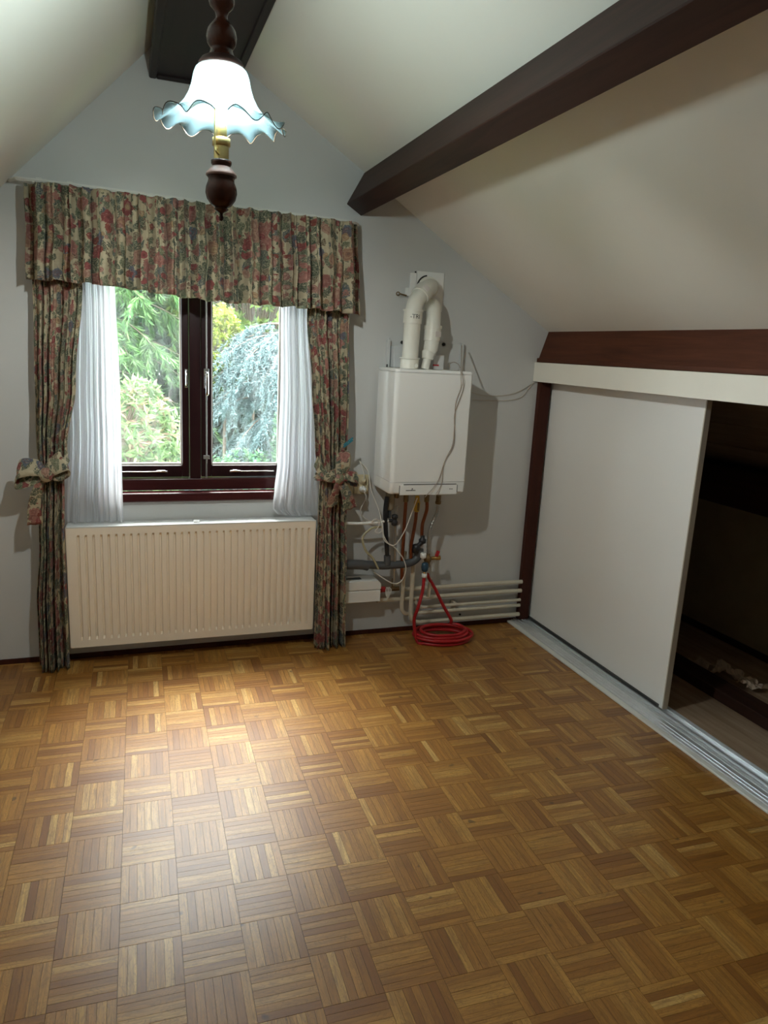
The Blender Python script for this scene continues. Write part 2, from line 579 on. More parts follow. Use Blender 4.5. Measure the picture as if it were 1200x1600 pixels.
# ------------------------------------------------------------------ room shell
YB, YR = 0.0, -4.7              # back wall face, rear wall
XL = -1.5
def zl(x): return 2.726 + 1.03 * (x - 0.247)       # left slope
def zr(x): return 2.784 - 0.623 * (x - 0.788)      # right slope
XA = 0.486
ZA = zl(XA)
WX0, WX1, WZ0, WZ1 = 0.03, 1.05, 0.795, 2.14        # window opening

w = MB()
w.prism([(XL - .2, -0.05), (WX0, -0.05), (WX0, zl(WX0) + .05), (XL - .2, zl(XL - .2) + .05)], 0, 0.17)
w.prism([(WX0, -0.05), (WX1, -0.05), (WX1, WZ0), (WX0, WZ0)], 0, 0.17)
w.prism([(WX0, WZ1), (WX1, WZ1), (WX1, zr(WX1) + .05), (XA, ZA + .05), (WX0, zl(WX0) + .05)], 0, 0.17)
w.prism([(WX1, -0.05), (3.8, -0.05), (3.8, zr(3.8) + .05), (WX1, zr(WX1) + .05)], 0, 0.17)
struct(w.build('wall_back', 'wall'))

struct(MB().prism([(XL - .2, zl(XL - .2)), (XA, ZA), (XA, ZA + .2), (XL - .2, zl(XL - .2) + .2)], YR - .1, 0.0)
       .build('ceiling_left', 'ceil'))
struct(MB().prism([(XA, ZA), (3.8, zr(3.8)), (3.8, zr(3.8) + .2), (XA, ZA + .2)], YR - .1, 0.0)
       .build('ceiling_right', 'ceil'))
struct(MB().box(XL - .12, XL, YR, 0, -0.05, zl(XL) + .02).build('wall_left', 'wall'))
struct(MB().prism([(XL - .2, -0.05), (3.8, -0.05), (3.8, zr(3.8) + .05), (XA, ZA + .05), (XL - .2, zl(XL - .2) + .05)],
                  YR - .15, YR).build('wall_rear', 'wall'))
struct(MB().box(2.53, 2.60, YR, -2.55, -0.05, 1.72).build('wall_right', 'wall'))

# skirting along the back wall
struct(MB().box(XL, 2.43, -0.008, 0.0, 0.0, 0.026).build('baseboard_back', 'post', bevel=0.002))

# ------------------------------------------------------------------ parquet floor
TS = 0.16
NS = 7
ANG = -0.02066
floor = MB().box(XL - .1, 3.8, YR, 0.02, -0.06, -0.0035).build('floor', 'subfloor')
struct(floor)
rot0 = Matrix.Rotation(ANG, 4, 'Z')


def strip_geom(v, f, x0, x1, y0, y1, z0, z1):
    b = len(v)
    c = 0.00025
    v += [(x0, y0, z0), (x1, y0, z0), (x1, y1, z0), (x0, y1, z0),
          (x0 + c, y0 + c, z1), (x1 - c, y0 + c, z1), (x1 - c, y1 - c, z1), (x0 + c, y1 - c, z1)]
    f += [(b + 4, b + 5, b + 6, b + 7), (b, b + 1, b + 5, b + 4), (b + 1, b + 2, b + 6, b + 5),
          (b + 2, b + 3, b + 7, b + 6), (b + 3, b, b + 4, b + 7)]


def tile_mesh(name, tones):
    v, f, tn = [], [], []
    sw = TS / NS
    h = TS / 2
    for k in range(NS):
        lift = random.uniform(-0.0003, 0.0002)
        strip_geom(v, f, -h + k * sw + .00012, -h + (k + 1) * sw - .00012, -h + .0004, h - .0004, -0.0035, lift)
        tn += [tones[k]] * 5
    me = bpy.data.meshes.new(name)
    me.from_pydata(v, [], f)
    a = me.attributes.new('tone', 'FLOAT', 'FACE')
    a.data.foreach_set('value', tn)
    me.materials.append(M['parquet'])
    return me


def rtone():
    r = random.random()
    if r < 0.30:
        return random.uniform(0.02, 0.3)
    if r < 0.85:
        return random.uniform(0.3, 0.66)
    return random.uniform(0.66, 0.99)


def tones():
    c = random.uniform(-.12, .12)
    return [min(.99, max(.01, rtone() + c)) for _ in range(NS)]


TILES = [tile_mesh('parquet_tile', tones()) for _ in range(24)]
STRIPS = []
for k in range(40):
    v, f = [], []
    sw = TS / NS
    strip_geom(v, f, -sw / 2 + .00012, sw / 2 - .00012, -TS / 2 + .0004, TS / 2 - .0004, -0.0035,
               random.uniform(-0.0003, 0.0002))
    me = bpy.data.meshes.new('parquet_strip')
    me.from_pydata(v, [], f)
    a = me.attributes.new('tone', 'FLOAT', 'FACE')
    a.data.foreach_set('value', [rtone()] * 5)
    me.materials.append(M['parquet'])
    STRIPS.append(me)

cells = []
for i in range(-16, 20):
    for j in range(-9, 26):
        p = rot0 @ Vector(((i + .5) * TS, -(j + .5) * TS, 0)) + Vector((0, -1.148, 0))
        if p.x < XL - .05 or p.x > 2.46 or p.y > 0.07 or p.y < YR - .02:
            continue
        x, y, z = pix(p)
        vis = -70 < x < 1270 and 960 < y < 1690
        size = (TS / z) ** 2 if z > 0.05 else 0
        cells.append((vis, size, i, j, p))
seen = sorted([c for c in cells if c[0]], key=lambda c: -c[1])
big = set((c[2], c[3]) for c in sorted([c for c in seen if 20 < pix(c[4])[0] < 1180 and pix(c[4])[1] < 1570],
                                       key=lambda c: -c[1])[:42])
part_ids = set((c[2], c[3]) for c in seen[:300])
rest_v, rest_f, rest_t = [], [], []
for vis, size, i, j, p in cells:
    odd = (i + j) % 2 != 0
    a = ANG + (math.pi / 2 if odd else 0) + (math.pi if random.random() < .5 else 0)
    mw = Matrix.Translation(p) @ Matrix.Rotation(a, 4, 'Z')
    if (i, j) in big:
        e = bpy.data.objects.new('parquet_tile', None)
        e.empty_display_size = 0.05
        COL.objects.link(e)
        e.parent = floor
        e.matrix_local = mw
        for k in range(NS):
            so = bpy.data.objects.new('parquet_strip', random.choice(STRIPS))
            COL.objects.link(so)
            so.parent = e
            so.location = (-TS / 2 + (k + .5) * TS / NS, 0, 0)
    elif (i, j) in part_ids:
        o = bpy.data.objects.new('parquet_tile', random.choice(TILES))
        COL.objects.link(o)
        o.parent = floor
        o.matrix_local = mw
    else:
        me = random.choice(TILES)
        b = len(rest_v)
        rest_v += [tuple(mw @ q.co) for q in me.vertices]
        rest_f += [tuple(b + q for q in pl.vertices) for pl in me.polygons]
        rest_t += [d.value for d in me.attributes['tone'].data]
me = bpy.data.meshes.new('parquet_surround')
me.from_pydata(rest_v, [], rest_f)
me.attributes.new('tone', 'FLOAT', 'FACE').data.foreach_set('value', rest_t)
me.materials.append(M['parquet'])
ro = bpy.data.objects.new('parquet_surround', me)
COL.objects.link(ro)
ro.parent = floor
ro['kind'] = 'stuff'

# ------------------------------------------------------------------ beams
rb = thing('ridge_beam', 'wide dark brown boxed beam along the ridge where the lamp hangs', 'beam')
BX0, BX1, BZ = 0.334, 0.705, 2.700
MB().box(BX0 + .012, BX1 - .012, YR, -0.012, BZ + .012, 2.86).build('body', 'ridge', rb)
for x0, x1, y0, y1 in ((BX0, BX0 + .03, YR, -0.003), (BX1 - .03, BX1, YR, -0.003), (BX0 + .03, BX1 - .03, -0.033, -0.003)):
    MB().box(x0, x1, y0, y1, BZ, BZ + .06).build('moulding', 'ridge', rb, bevel=0.006)

pu = thing('purlin', 'thick dark brown purlin crossing the right slope', 'beam')
a0, a1, b1 = (1.342, 2.445), (1.256, 2.281), (1.334, 2.233)
b0 = (b1[0] + .095, b1[1] + .165)
MB().prism([a1, b1, (b0[0], zr(b0[0]) - .002), (a0[0], zr(a0[0]) - .002)], YR + .01, -0.003).build('beam_body', 'beam', pu, bevel=0.004)

wp = thing('wall_plate', 'red brown stained board under the slope above the white fascia', 'beam')
MB().prism([(2.425, 1.585), (2.455, 1.575), (2.52, 1.72), (2.473, 1.737)], YR + .01, -0.003).build('board', 'beamred', wp)
MB().box(2.412, 2.445, YR + .01, -0.003, 1.5645, 1.587).build('lower_batten', 'beamred', wp, bevel=0.003)

struct(MB().box(2.40, 2.425, YR + .01, -0.003, 1.456, 1.563).build('trim_1', 'fascia', bevel=0.002))
struct(MB().box(2.425, 2.62, YR + .01, -0.003, 1.53, 1.563).build('trim_2', 'beamred'))
struct(MB().box(2.432, 2.503, -0.036, -0.001, 0.022, 1.53).build('trim_3', 'post', bevel=0.003))

# sliding closet door, track, closet
d1 = struct(MB().box(2.520, 2.546, -1.222, -0.006, 0.021, 1.525).build('door_1', ['door']))
MB().box(2.519, 2.547, -1.228, -1.222, 0.021, 1.525).build('edge_band', 'dooredge', d1)
MB().box(2.511, 2.5195, -1.20, -0.02, 0.022, 0.034).build('bottom_guide', 'seam', d1)

tr = thing('door_track', 'white and aluminium sliding door track along the closet floor', 'track')
MB().box(2.372, 2.400, YR + .01, -0.003, 0.0, 0.012).build('ramp_edge', 'track', tr, bevel=0.004)
MB().box(2.400, 2.462, YR + .01, -0.003, 0.0, 0.016).build('threshold', 'alu', tr, bevel=0.002)
MB().box(2.462, 2.575, YR + .01, -0.003, 0.0, 0.010).build('rail_base', 'alu', tr)
for x in (2.418, 2.438):
    MB().box(x - .0022, x + .0022, YR + .01, -0.003, 0.0158, 0.0195).build('threshold_rib', 'alu', tr, bevel=0.0006)
for x in (2.466, 2.484, 2.5055, 2.552, 2.570):
    MB().box(x - .0022, x + .0022, YR + .01, -0.003, 0.010, 0.020).build('rail_rib', 'alu', tr, bevel=0.0006)

struct(MB().box(2.575, 3.56, -2.6, -0.002, -0.02, 0.004).build('floor_closet', 'closetfloor'))
struct(MB().box(3.55, 3.60, -2.6, -0.002, 0.0, zr(3.55)).build('wall_closet', 'closetboard'))
struct(MB().box(2.60, 3.60, -2.62, -2.56, 0.0, zr(2.6)).build('wall_closet_end', 'closetboard'))
struct(MB().box(2.60, 3.55, -0.012, -0.002, 0.0, zr(3.55)).build('wall_closet_gable', 'closetboard'))
cl = struct(MB().prism([(2.63, zr(2.63) - .02), (3.55, zr(3.55) - .02), (3.55, zr(3.55) - .004), (2.63, zr(2.63) - .004)], -2.55, -0.015)
            .build('ceiling_closet', 'closetroof'))
for x0, x1 in ((2.64, 2.86), (2.87, 3.10), (3.11, 3.32), (3.33, 3.54)):
    MB().prism([(x0, zr(x0) - .034), (x1, zr(x1) - .034), (x1, zr(x1) - .021), (x0, zr(x0) - .021)], -2.54, -0.02).build('roof_board', 'closetroof', cl)
tag(MB().box(3.40, 3.548, -2.54, -0.02, 0.82, 1.045).build('closet_beam', 'darkbeam', bevel=0.01),
    'dark rough beam across the back of the open closet', 'beam')
tag(MB().box(2.875, 3.00, -2.54, -0.02, 0.0045, 0.062).build('floor_joist', 'darkbeam', bevel=0.006),
    'dark red brown timber lying on the closet floor', 'timber')
tag(MB().box(3.505, 3.545, -2.5, -0.03, 0.005, 0.032).build('closet_gap_strip', 'darkbeam', bevel=0.003),  # solid strip added in place of the dark, shaded gap below the panel
    'thin dark strip standing in for the shaded gap at the foot of the closet back panel', 'gap strip')
tag(MB().box(2.60, 2.66, -0.06, -0.014, 0.0045, 1.55).build('closet_stud', 'beamred', bevel=0.003),
    'upright brown stud behind the closet door by the gable', 'stud')
hk = thing('closet_hook', 'short dark wooden peg rail on the closet gable', 'peg')
MB().box(3.20, 3.34, -0.05, -0.013, 0.70, 0.73).build('peg_board', 'darkbeam', hk, bevel=0.004)


def crumple(name, c, sx, sy, h, label, seed):
    rg = random.Random(seed)
    ph = [rg.uniform(0, 6.3) for _ in range(6)]

    def fn(u, v):
        x = (u - .5) * sx
        y = (v - .5) * sy
        z = h * (0.45 + 0.32 * math.sin(5 * u + ph[0]) * math.cos(4 * v + ph[1]) + .25 * abs(math.sin(9 * u + 5 * v + ph[2])))
        k = 1 - 0.25 * math.sin(7 * v + ph[3])
        return (c[0] + x * k, c[1] + y * (1 - .3 * math.sin(6 * u + ph[4])), c[2] + max(0.001, z))
    o = MB().grid(fn, 9, 9, smooth=False).build(name, 'paper', solid=0.0008)
    tag(o, label, 'paper')


crumple('paper_scrap', (3.07, -0.86, 0.006), .13, .15, .045, 'crumpled brown paper scrap nearest the sliding door edge', 3)
crumple('paper_scrap', (3.12, -0.99, 0.006), .11, .12, .075, 'crumpled paper scrap with a raised corner, middle of three', 8)
crumple('paper_scrap', (3.14, -1.13, 0.006), .11, .10, .055, 'small crumpled paper scrap farthest right in the closet', 14)

# ------------------------------------------------------------------ window
win = struct(empty('window_1'))
FY0, FY1 = 0.062, 0.135


def frame(name, x0, x1, y0, y1, z0, z1, mat='winwood', par=win, bv=0.004):
    return MB().box(x0, x1, y0, y1, z0, z1).build(name, mat, par, bevel=bv)


frame('frame_jamb', WX0, 0.074, FY0, FY1, 0.84, WZ1)
frame('frame_jamb', 1.003, WX1, FY0, FY1, 0.84, WZ1)
frame('frame_head', 0.074, 1.003, FY0, FY1, 2.09, WZ1)
frame('mullion', 0.502, 0.556, FY0 - .004, FY1, 0.895, 2.09)
frame('frame_sill', WX0, WX1, 0.046, 0.16, 0.842, 0.901, 'sillwood')
frame('window_board', -0.005, 1.085, -0.024, 0.046, 0.797, 0.842, 'sillwood', bv=0.006)
for i, (x0, x1) in enumerate(((0.078, 0.499), (0.559, 0.999))):
    cs = empty('casement')
    cs.parent = win
    y0, y1 = FY0 + .006, FY1 - .012
    gx0, gx1, gz0, gz1 = x0 + .040, x1 - .034, 0.966, 2.045
    if i == 1:
        gx0, gx1 = x0 + .051, x1 - .042
    frame('stile', x0, gx0, y0, y1, 0.906, 2.086, par=cs)
    frame('stile', gx1, x1, y0, y1, 0.906, 2.086, par=cs)
    frame('bottom_rail', gx0, gx1, y0, y1, 0.906, gz0, par=cs)
    frame('top_rail', gx0, gx1, y0, y1, gz1, 2.086, par=cs)
    bw = 0.007
    bd = MB()
    bd.box(gx0, gx0 + bw, y0 + .012, y0 + .03, gz0, gz1).box(gx1 - bw, gx1, y0 + .012, y0 + .03, gz0, gz1)
    bd.box(gx0 + bw, gx1 - bw, y0 + .012, y0 + .03, gz0, gz0 + .009).box(gx0 + bw, gx1 - bw, y0 + .012, y0 + .03, gz1 - bw, gz1)
    bd.build('glazing_bead', 'bead', cs)
    frame('glass_pane', gx0 + .002, gx1 - .002, y0 + .032, y0 + .036, gz0 + .002, gz1 - .002, 'pane', cs, 0)
    # casement stay on the bottom rail
    sx0, sx1 = (0.17, 0.392) if i == 0 else (0.700, 0.93)
    st = MB().tube([(sx0, y0 - .010, .935), (sx1, y0 - .010, .935)], .0035, 8)
    tipx = sx1 if i == 0 else sx0
    sg = -1 if i == 0 else 1
    st.tube([(tipx, y0 - .012, .935), (tipx + sg * .02, y0 - .014, .938), (tipx + sg * .05, y0 - .012, .936)],
            [.003, .007, .006], 8)
    st.box(min(tipx, tipx + sg * .012), max(tipx, tipx + sg * .012), y0 - .010, y0, .930, .941)
    st.build('casement_stay', 'chrome', cs)
    if i == 0:
        h = MB().tube(smoothpath([(.487, y0, 1.437), (.487, y0 - .022, 1.43), (.487, y0 - .026, 1.40), (.487, y0 - .022, 1.37), (.487, y0, 1.362)], 4), .005, 8)
        h.box(.480, .494, y0 - .004, y0, 1.428, 1.446).box(.480, .494, y0 - .004, y0, 1.354, 1.372)
        h.build('pull_handle', 'chrome', cs, bevel=.001)
    else:
        rx = 0.583
        MB().tube([(rx, y0 - .010, 0.90), (rx, y0 - .010, 2.07)], .0045, 8).build('espagnolette_rod', 'steel', cs)
        g = MB().box(rx - .012, rx + .012, y0 - .018, y0, 1.355, 1.452)
        g.tube(smoothpath([(rx, y0 - .018, 1.43), (rx, y0 - .045, 1.425), (rx, y0 - .05, 1.38), (rx, y0 - .045, 1.335), (rx, y0 - .04, 1.325)], 4),
               [.009] * 16 + [.006], 8)
        g.build('espagnolette_handle', 'chrome', cs, bevel=.002)
        MB().box(rx - .015, rx + .015, y0 - .018, y0, 1.00, 1.018).build('rod_guide', 'steel', cs, bevel=.001)

# ------------------------------------------------------------------ radiator
rad = thing('radiator', 'cream ribbed panel radiator under the window', 'radiator')
RX0, RX1, RZ0, RZ1, RY = -0.076, 1.120, 0.100, 0.698, -0.112
r = MB()
nf = 34
pitch = (RX1 - RX0 - .05) / nf
xs, dep = [], []
xs.append(RX0); dep.append(0)
for k in range(nf):
    x = RX0 + .025 + k * pitch
    for fx, dd in ((0.0, 0), (0.58, 0), (0.65, 1), (0.86, 1), (0.93, 0)):
        xs.append(x + fx * pitch); dep.append(dd)
xs.append(RX1); dep.append(0)
zs = [RZ0, RZ0 + .036, RZ0 + .048, RZ1 - .046, RZ1 - .034, RZ1]
zk = [0, 0, 1, 1, 0, 0]
for j, z in enumerate(zs):
    for x, dd in zip(xs, dep):
        r.v.append((x, RY + 0.0155 * dd * zk[j], z))
nx = len(xs)
for j in range(len(zs) - 1):
    for i in range(nx - 1):
        r.face((j * nx + i, j * nx + i + 1, (j + 1) * nx + i + 1, (j + 1) * nx + i), False)
r.build('front_panel', 'radiator', rad)
MB().box(RX0, RX1, RY + .0160, RY + .026, RZ0, RZ1).build('water_panel', 'radiator', rad)
MB().box(RX0 + .003, RX1 - .003, -0.055, -0.035, RZ0 + .01, RZ1 - .01).build('rear_panel', 'radiator', rad)
MB().box(RX0 - .003, RX0, RY, -0.035, RZ0 + .004, RZ1 + .002).build('side_cover', 'radiator', rad)
MB().box(RX1, RX1 + .003, RY, -0.035, RZ0 + .004, RZ1 + .002).build('side_cover', 'radiator', rad)
MB().box(RX0, RX1, RY, -0.012, RZ1, RZ1 + .006).build('top_cover', 'radtop', rad, bevel=.002)
MB().box(0.505, 0.535, RY + .02, RY + .05, RZ1 + .006, RZ1 + .014).build('bracket_clip', 'white', rad, bevel=.002)
for x in (0.15, 0.90):
    MB().box(x - .015, x + .015, -0.037, -0.001, 0.18, 0.62).build('wall_bracket', 'radiator', rad)

# ------------------------------------------------------------------ curtains
def lerp_tab(tab, z):
    if z <= tab[0][0]:
        return tab[0][1]
    for (z0, a), (z1, b) in zip(tab, tab[1:]):
        if z <= z1:
            t = (z - z0) / (z1 - z0)
            t = t * t * (3 - 2 * t)
            return a + (b - a) * t
    return tab[-1][1]


def cloth(name, mat, label, cat, left, right, ztop, zbot, y0, amp, npl, fabw, ampz=None, nu=150, nv=70, seed=1,
          group=None, solid=0.0012, sharp=0.4):
    rg = random.Random(seed)
    ph = [rg.uniform(-.5, .5) for _ in range(40)]
    am = [rg.uniform(.65, 1.2) for _ in range(60)]

    def fn(u, v):
        zt = ztop(u) if callable(ztop) else ztop
        zb = zbot(u) if callable(zbot) else zbot
        z = zt + (zb - zt) * v
        xl, xr = lerp_tab(left, z), lerp_tab(right, z)
        w_ = xr - xl
        a = amp * (lerp_tab(ampz, z) if ampz else 1.0)
        k = int(u * npl)
        warp = u + 0.22 / npl * math.sin(2 * math.pi * 3 * u + ph[0] * 6) + 0.16 / npl * math.sin(2 * math.pi * 7.3 * u + ph[2] * 6) + 0.05 / npl * math.sin(9 * v + ph[1] * 6)
        t = 2 * math.pi * npl * warp
        aa = a * (am[k % 60] * (1 - (u * npl - k)) + am[(k + 1) % 60] * (u * npl - k))
        y = (y0(u, z) if callable(y0) else y0) + aa * math.sin(t) + .34 * aa * math.sin(2.3 * t + 1.3 + 2 * v) + .16 * aa * math.sin(5.1 * t + 3 * v + ph[3] * 6)
        x = xl + w_ * (u + sharp / (2 * math.pi * npl) * math.sin(2 * t + .6))
        return (x, y, z)

    uvf = lambda u, v: (u * fabw + seed * .37, -v * ((ztop(u) if callable(ztop) else ztop) - (zbot(u) if callable(zbot) else zbot)) + seed * .21)
    o = MB().grid(fn, nu, nv, uvf).build(name, mat, None, solid=solid)
    return tag(o, label, cat, group)


# valance
def val_y(u, z):
    e = 0.0
    if u < 0.05:
        e = (0.05 - u) / 0.05 * 0.11
    if u > 0.955:
        e = (u - 0.955) / 0.045 * 0.12
    return -0.168 + e - 0.012 * (2.19 - z)


cloth('valance', 'floral', 'gathered floral fabric valance across the top of the window', 'valance',
      [(1.74, -0.190), (2.2, -0.180)], [(1.74, 1.325), (2.2, 1.300)],
      lambda u: 2.192 - 0.022 * u + .004 * abs(math.sin(26 * math.pi * u)),
      lambda u: 1.803 - 0.058 * u + .008 * math.sin(9 * u) + .004 * math.sin(27 * math.pi * u),
      val_y, 0.031, 22, 2.5, [(1.74, 1.25), (2.1, 0.9), (2.2, 0.75)], nu=520, nv=26, seed=3, sharp=.5)

cloth('curtain', 'floral', 'floral curtain tied back at the left of the window', 'curtain',
      [(0.0, -0.222), (0.32, -0.218), (0.63, -0.193), (0.94, -0.178), (1.08, -0.182), (1.36, -0.176), (1.80, -0.166), (2.17, -0.165)],
      [(0.0, -0.086), (0.30, -0.086), (0.63, -0.084), (0.95, -0.074), (1.08, -0.056), (1.37, -0.010), (1.80, 0.030), (2.17, 0.034)],
      2.17, 0.004, lambda u, z: -0.122 + .034 * min(1, max(0, (z - 1.2) / .5)), 0.030, 4, .50,
      [(0.0, 1.35), (0.5, 1.1), (0.95, .75), (1.3, .9), (1.75, .55), (2.2, .5)], nv=100, seed=5)
cloth('curtain', 'floral', 'floral curtain tied back beside the boiler', 'curtain',
      [(0.0, 1.128), (0.40, 1.126), (0.75, 1.124), (0.935, 1.128), (1.08, 1.098), (1.40, 1.078), (1.74, 1.052), (2.17, 1.05)],
      [(0.0, 1.292), (0.40, 1.284), (0.75, 1.272), (0.935, 1.255), (1.08, 1.262), (1.41, 1.266), (1.75, 1.265), (2.17, 1.265)],
      2.16, 0.004, lambda u, z: -0.140 + .050 * min(1, max(0, (z - 1.2) / .5)), 0.030, 4, .50,
      [(0.0, 1.35), (0.5, 1.1), (0.95, .75), (1.3, .9), (1.75, .55), (2.2, .5)], nv=100, seed=9)
cloth('sheer_curtain', 'sheer', 'white sheer curtain hanging at the left of the window panes', 'curtain',
      [(0.70, -0.078), (1.2, -0.045), (1.80, -0.02), (2.17, -0.02)], [(0.70, 0.178), (1.37, 0.176), (1.80, 0.170), (2.17, 0.17)],
      2.15, lambda u: 0.712 + .004 * math.sin(30 * u), lambda u, z: -0.048, 0.011, 6, .9, nu=200, nv=50, seed=2, solid=0)
cloth('sheer_curtain', 'sheer', 'white sheer curtain hanging at the right of the window panes', 'curtain',
      [(0.70, 0.955), (0.76, 0.905), (0.85, 0.912), (1.0, 0.925), (1.4, 0.934), (1.80, 0.927), (2.17, 0.93)],
      [(0.70, 1.150), (1.2, 1.135), (1.75, 1.09), (2.17, 1.09)],
      2.15, lambda u: 0.715 + .05 * max(0, .25 - u), lambda u, z: -0.048, 0.010, 5, .8, nu=200, nv=50, seed=4, solid=0)

# curtain rail
rl = thing('curtain_rail', 'thin white curtain rail above the floral valance', 'rail')
path = smoothpath([(-0.245, -0.004, 2.212), (-0.215, -0.075, 2.208), (-0.165, -0.120, 2.205), (0.2, -0.128, 2.200), (0.7, -0.128, 2.190),
                   (1.15, -0.128, 2.182), (1.25, -0.115, 2.181), (1.30, -0.06, 2.182), (1.318, -0.004, 2.184)], 6)
MB().tube(path, .0075, 6, smooth=False).build('rail_profile', 'rail', rl)
for x in (-0.12, 0.0, 0.58, 1.06):
    b = MB().box(x - .012, x + .012, -0.125, -0.001, 2.206 - .018 * x, 2.214 - .018 * x)
    b.box(x - .02, x + .02, -0.006, -0.001, 2.196 - .018 * x, 2.232 - .018 * x)
    b.build('bracket', 'rail', rl, bevel=.002)
MB().tube(smoothpath([(0.0, -0.07, 2.20), (0.4, -0.07, 2.193), (0.9, -0.07, 2.186), (1.17, -0.07, 2.182)], 5), .005, 6).build('inner_rail', 'rail', rl)
for k in range(24):
    x = -0.14 + k * 0.059
    MB().box(x - .003, x + .003, -0.133, -0.123, 2.186 - .018 * x, 2.198 - .018 * x).build('glider', 'rail', rl)


# tie-backs with bows
def ribbon(mb, pts, side, width, uv0=(0, 0), fold=0.0):
    """a band of cloth along pts; side(i) gives the width direction"""
    P = smoothpath(pts, 6)
    n = len(P)
    acc = 0
    b = len(mb.v)
    mcol = 5
    for i, p in enumerate(P):
        if i:
            acc += (P[i] - P[i - 1]).length
        s_ = Vector(side(i / (n - 1))).normalized()
        d = (P[min(i + 1, n - 1)] - P[max(i - 1, 0)]).normalized()
        nrm = d.cross(s_)
        wd = width(i / (n - 1)) if callable(width) else width
        for k in range(mcol):
            t = k / (mcol - 1) - .5
            mb.v.append(tuple(p + s_ * wd * t + nrm * fold * math.cos(t * math.pi * 3)))
            mb.uv[len(mb.v) - 1] = (uv0[0] + acc, uv0[1] + t * wd)
    for i in range(n - 1):
        for k in range(mcol - 1):
            a = b + i * mcol + k
            mb.face((a, a + 1, a + mcol + 1, a + mcol), True)


def ring(cx, cy, rx, ry, zf, n=14):
    return [(cx + rx * math.cos(t), cy + ry * math.sin(t), zf(math.cos(t))) for t in [2 * math.pi * k / n for k in range(n + 1)]]


tb = thing('curtain_tieback', 'floral bow tieback knotted on the left curtain', 'tieback')
mb = MB()
ribbon(mb, ring(-0.125, -0.118, .073, .052, lambda c: 0.975 + .045 * c), lambda t: (0, 0, 1), lambda t: .075 + .02 * math.sin(6.3 * t), (0, 0), .006)
mb.build('band', 'floral', tb, solid=.0015)
mb = MB()
c0 = at(72, 741, -0.185)
ribbon(mb, [c0, c0 + Vector((-.035, -.01, .03)), c0 + Vector((-.105, .0, .025)), c0 + Vector((-.120, .02, -.025)), c0 + Vector((-.06, .01, -.02)), c0],
       lambda t: (0.15, 0.5, 1), lambda t: .045 + .05 * math.sin(math.pi * t), (.3, .1), .004)
mb.build('bow_loop', 'floral', tb, solid=.0015)
mb = MB()
ribbon(mb, [c0, c0 + Vector((.03, -.015, .035)), c0 + Vector((.075, .0, .06)), c0 + Vector((.078, .02, .03)), c0 + Vector((.04, .01, .0)), c0],
       lambda t: (-.45, 0.3, 1), lambda t: .045 + .05 * math.sin(math.pi * t), (.7, .3), .004)
mb.build('bow_loop', 'floral', tb, solid=.0015)
mb = MB()
ribbon(mb, [c0, c0 + Vector((-.035, .0, -.06)), c0 + Vector((-.055, .012, -.14)), c0 + Vector((-.058, .02, -.235))],
       lambda t: (1, .3, 0), lambda t: .03 + .035 * t, (.2, .8), .006)
mb.build('bow_tail', 'floral', tb, solid=.0015)
mb = MB()
mb.lathe([(.006, -.034), (.022, -.026), (.03, -.005), (.027, .015), (.012, .03)], tuple(c0 + Vector((0, -.008, 0))), 14)
for i, v in enumerate(mb.v):
    mb.uv[i] = (v[0] * 1.3 + .4, v[2])
mb.build('knot', 'floral', tb)

tb = thing('curtain_tieback', 'floral bow tieback knotted on the curtain beside the boiler', 'tieback')
mb = MB()
ribbon(mb, ring(1.188, -0.135, .084, .054, lambda c: 0.955 + .02 * c), lambda t: (0, .0, 1), lambda t: .06 + .03 * math.cos(6.3 * t), (1.2, 0), .007)
mb.build('band', 'floral', tb, solid=.0015)
c0 = at(530, 748, -0.205)
mb = MB()
ribbon(mb, [c0, c0 + Vector((-.035, -.01, .0)), c0 + Vector((-.085, .01, .025)), c0 + Vector((-.115, .04, .085))],
       lambda t: (.35, .0, 1), lambda t: .035 + .02 * t, (1.6, .4), .005)
mb.build('band_fold', 'floral', tb, solid=.0015)
mb = MB()
ribbon(mb, [c0, c0 + Vector((.025, -.01, .04)), c0 + Vector((.03, .0, .11)), c0 + Vector((.02, .03, .13)), c0 + Vector((.005, .01, .06)), c0],
       lambda t: (1, .2, .2), lambda t: .03 + .03 * math.sin(math.pi * t), (1.9, .2), .004)
mb.build('bow_loop', 'floral', tb, solid=.0015)
mb = MB()
ribbon(mb, [c0, c0 + Vector((.04, -.012, .015)), c0 + Vector((.10, .0, .0)), c0 + Vector((.085, .02, -.02)), c0],
       lambda t: (-.1, .3, 1), lambda t: .03 + .03 * math.sin(math.pi * t), (2.1, .5), .004)
mb.build('bow_loop', 'floral', tb, solid=.0015)
for dx, dz, ww, u0 in ((-.035, -.145, .055, 2.4), (.065, -.16, .07, 2.7)):
    mb = MB()
    ribbon(mb, [c0, c0 + Vector((dx * .4, -.012, dz * .3)), c0 + Vector((dx * .8, -.004, dz * .7)), c0 + Vector((dx, .0, dz))],
           lambda t: (1, .25, .25), lambda t: .03 + ww * .8 * t, (u0, .1), .006)
    mb.build('bow_tail', 'floral', tb, solid=.0015)
mb = MB()
mb.lathe([(.006, -.03), (.02, -.022), (.026, -.004), (.022, .014), (.010, .026)], tuple(c0 + Vector((0, -.008, 0))), 14)
for i, v in enumerate(mb.v):
    mb.uv[i] = (v[0] * 1.3 + .4, v[2])
mb.build('knot', 'floral', tb)

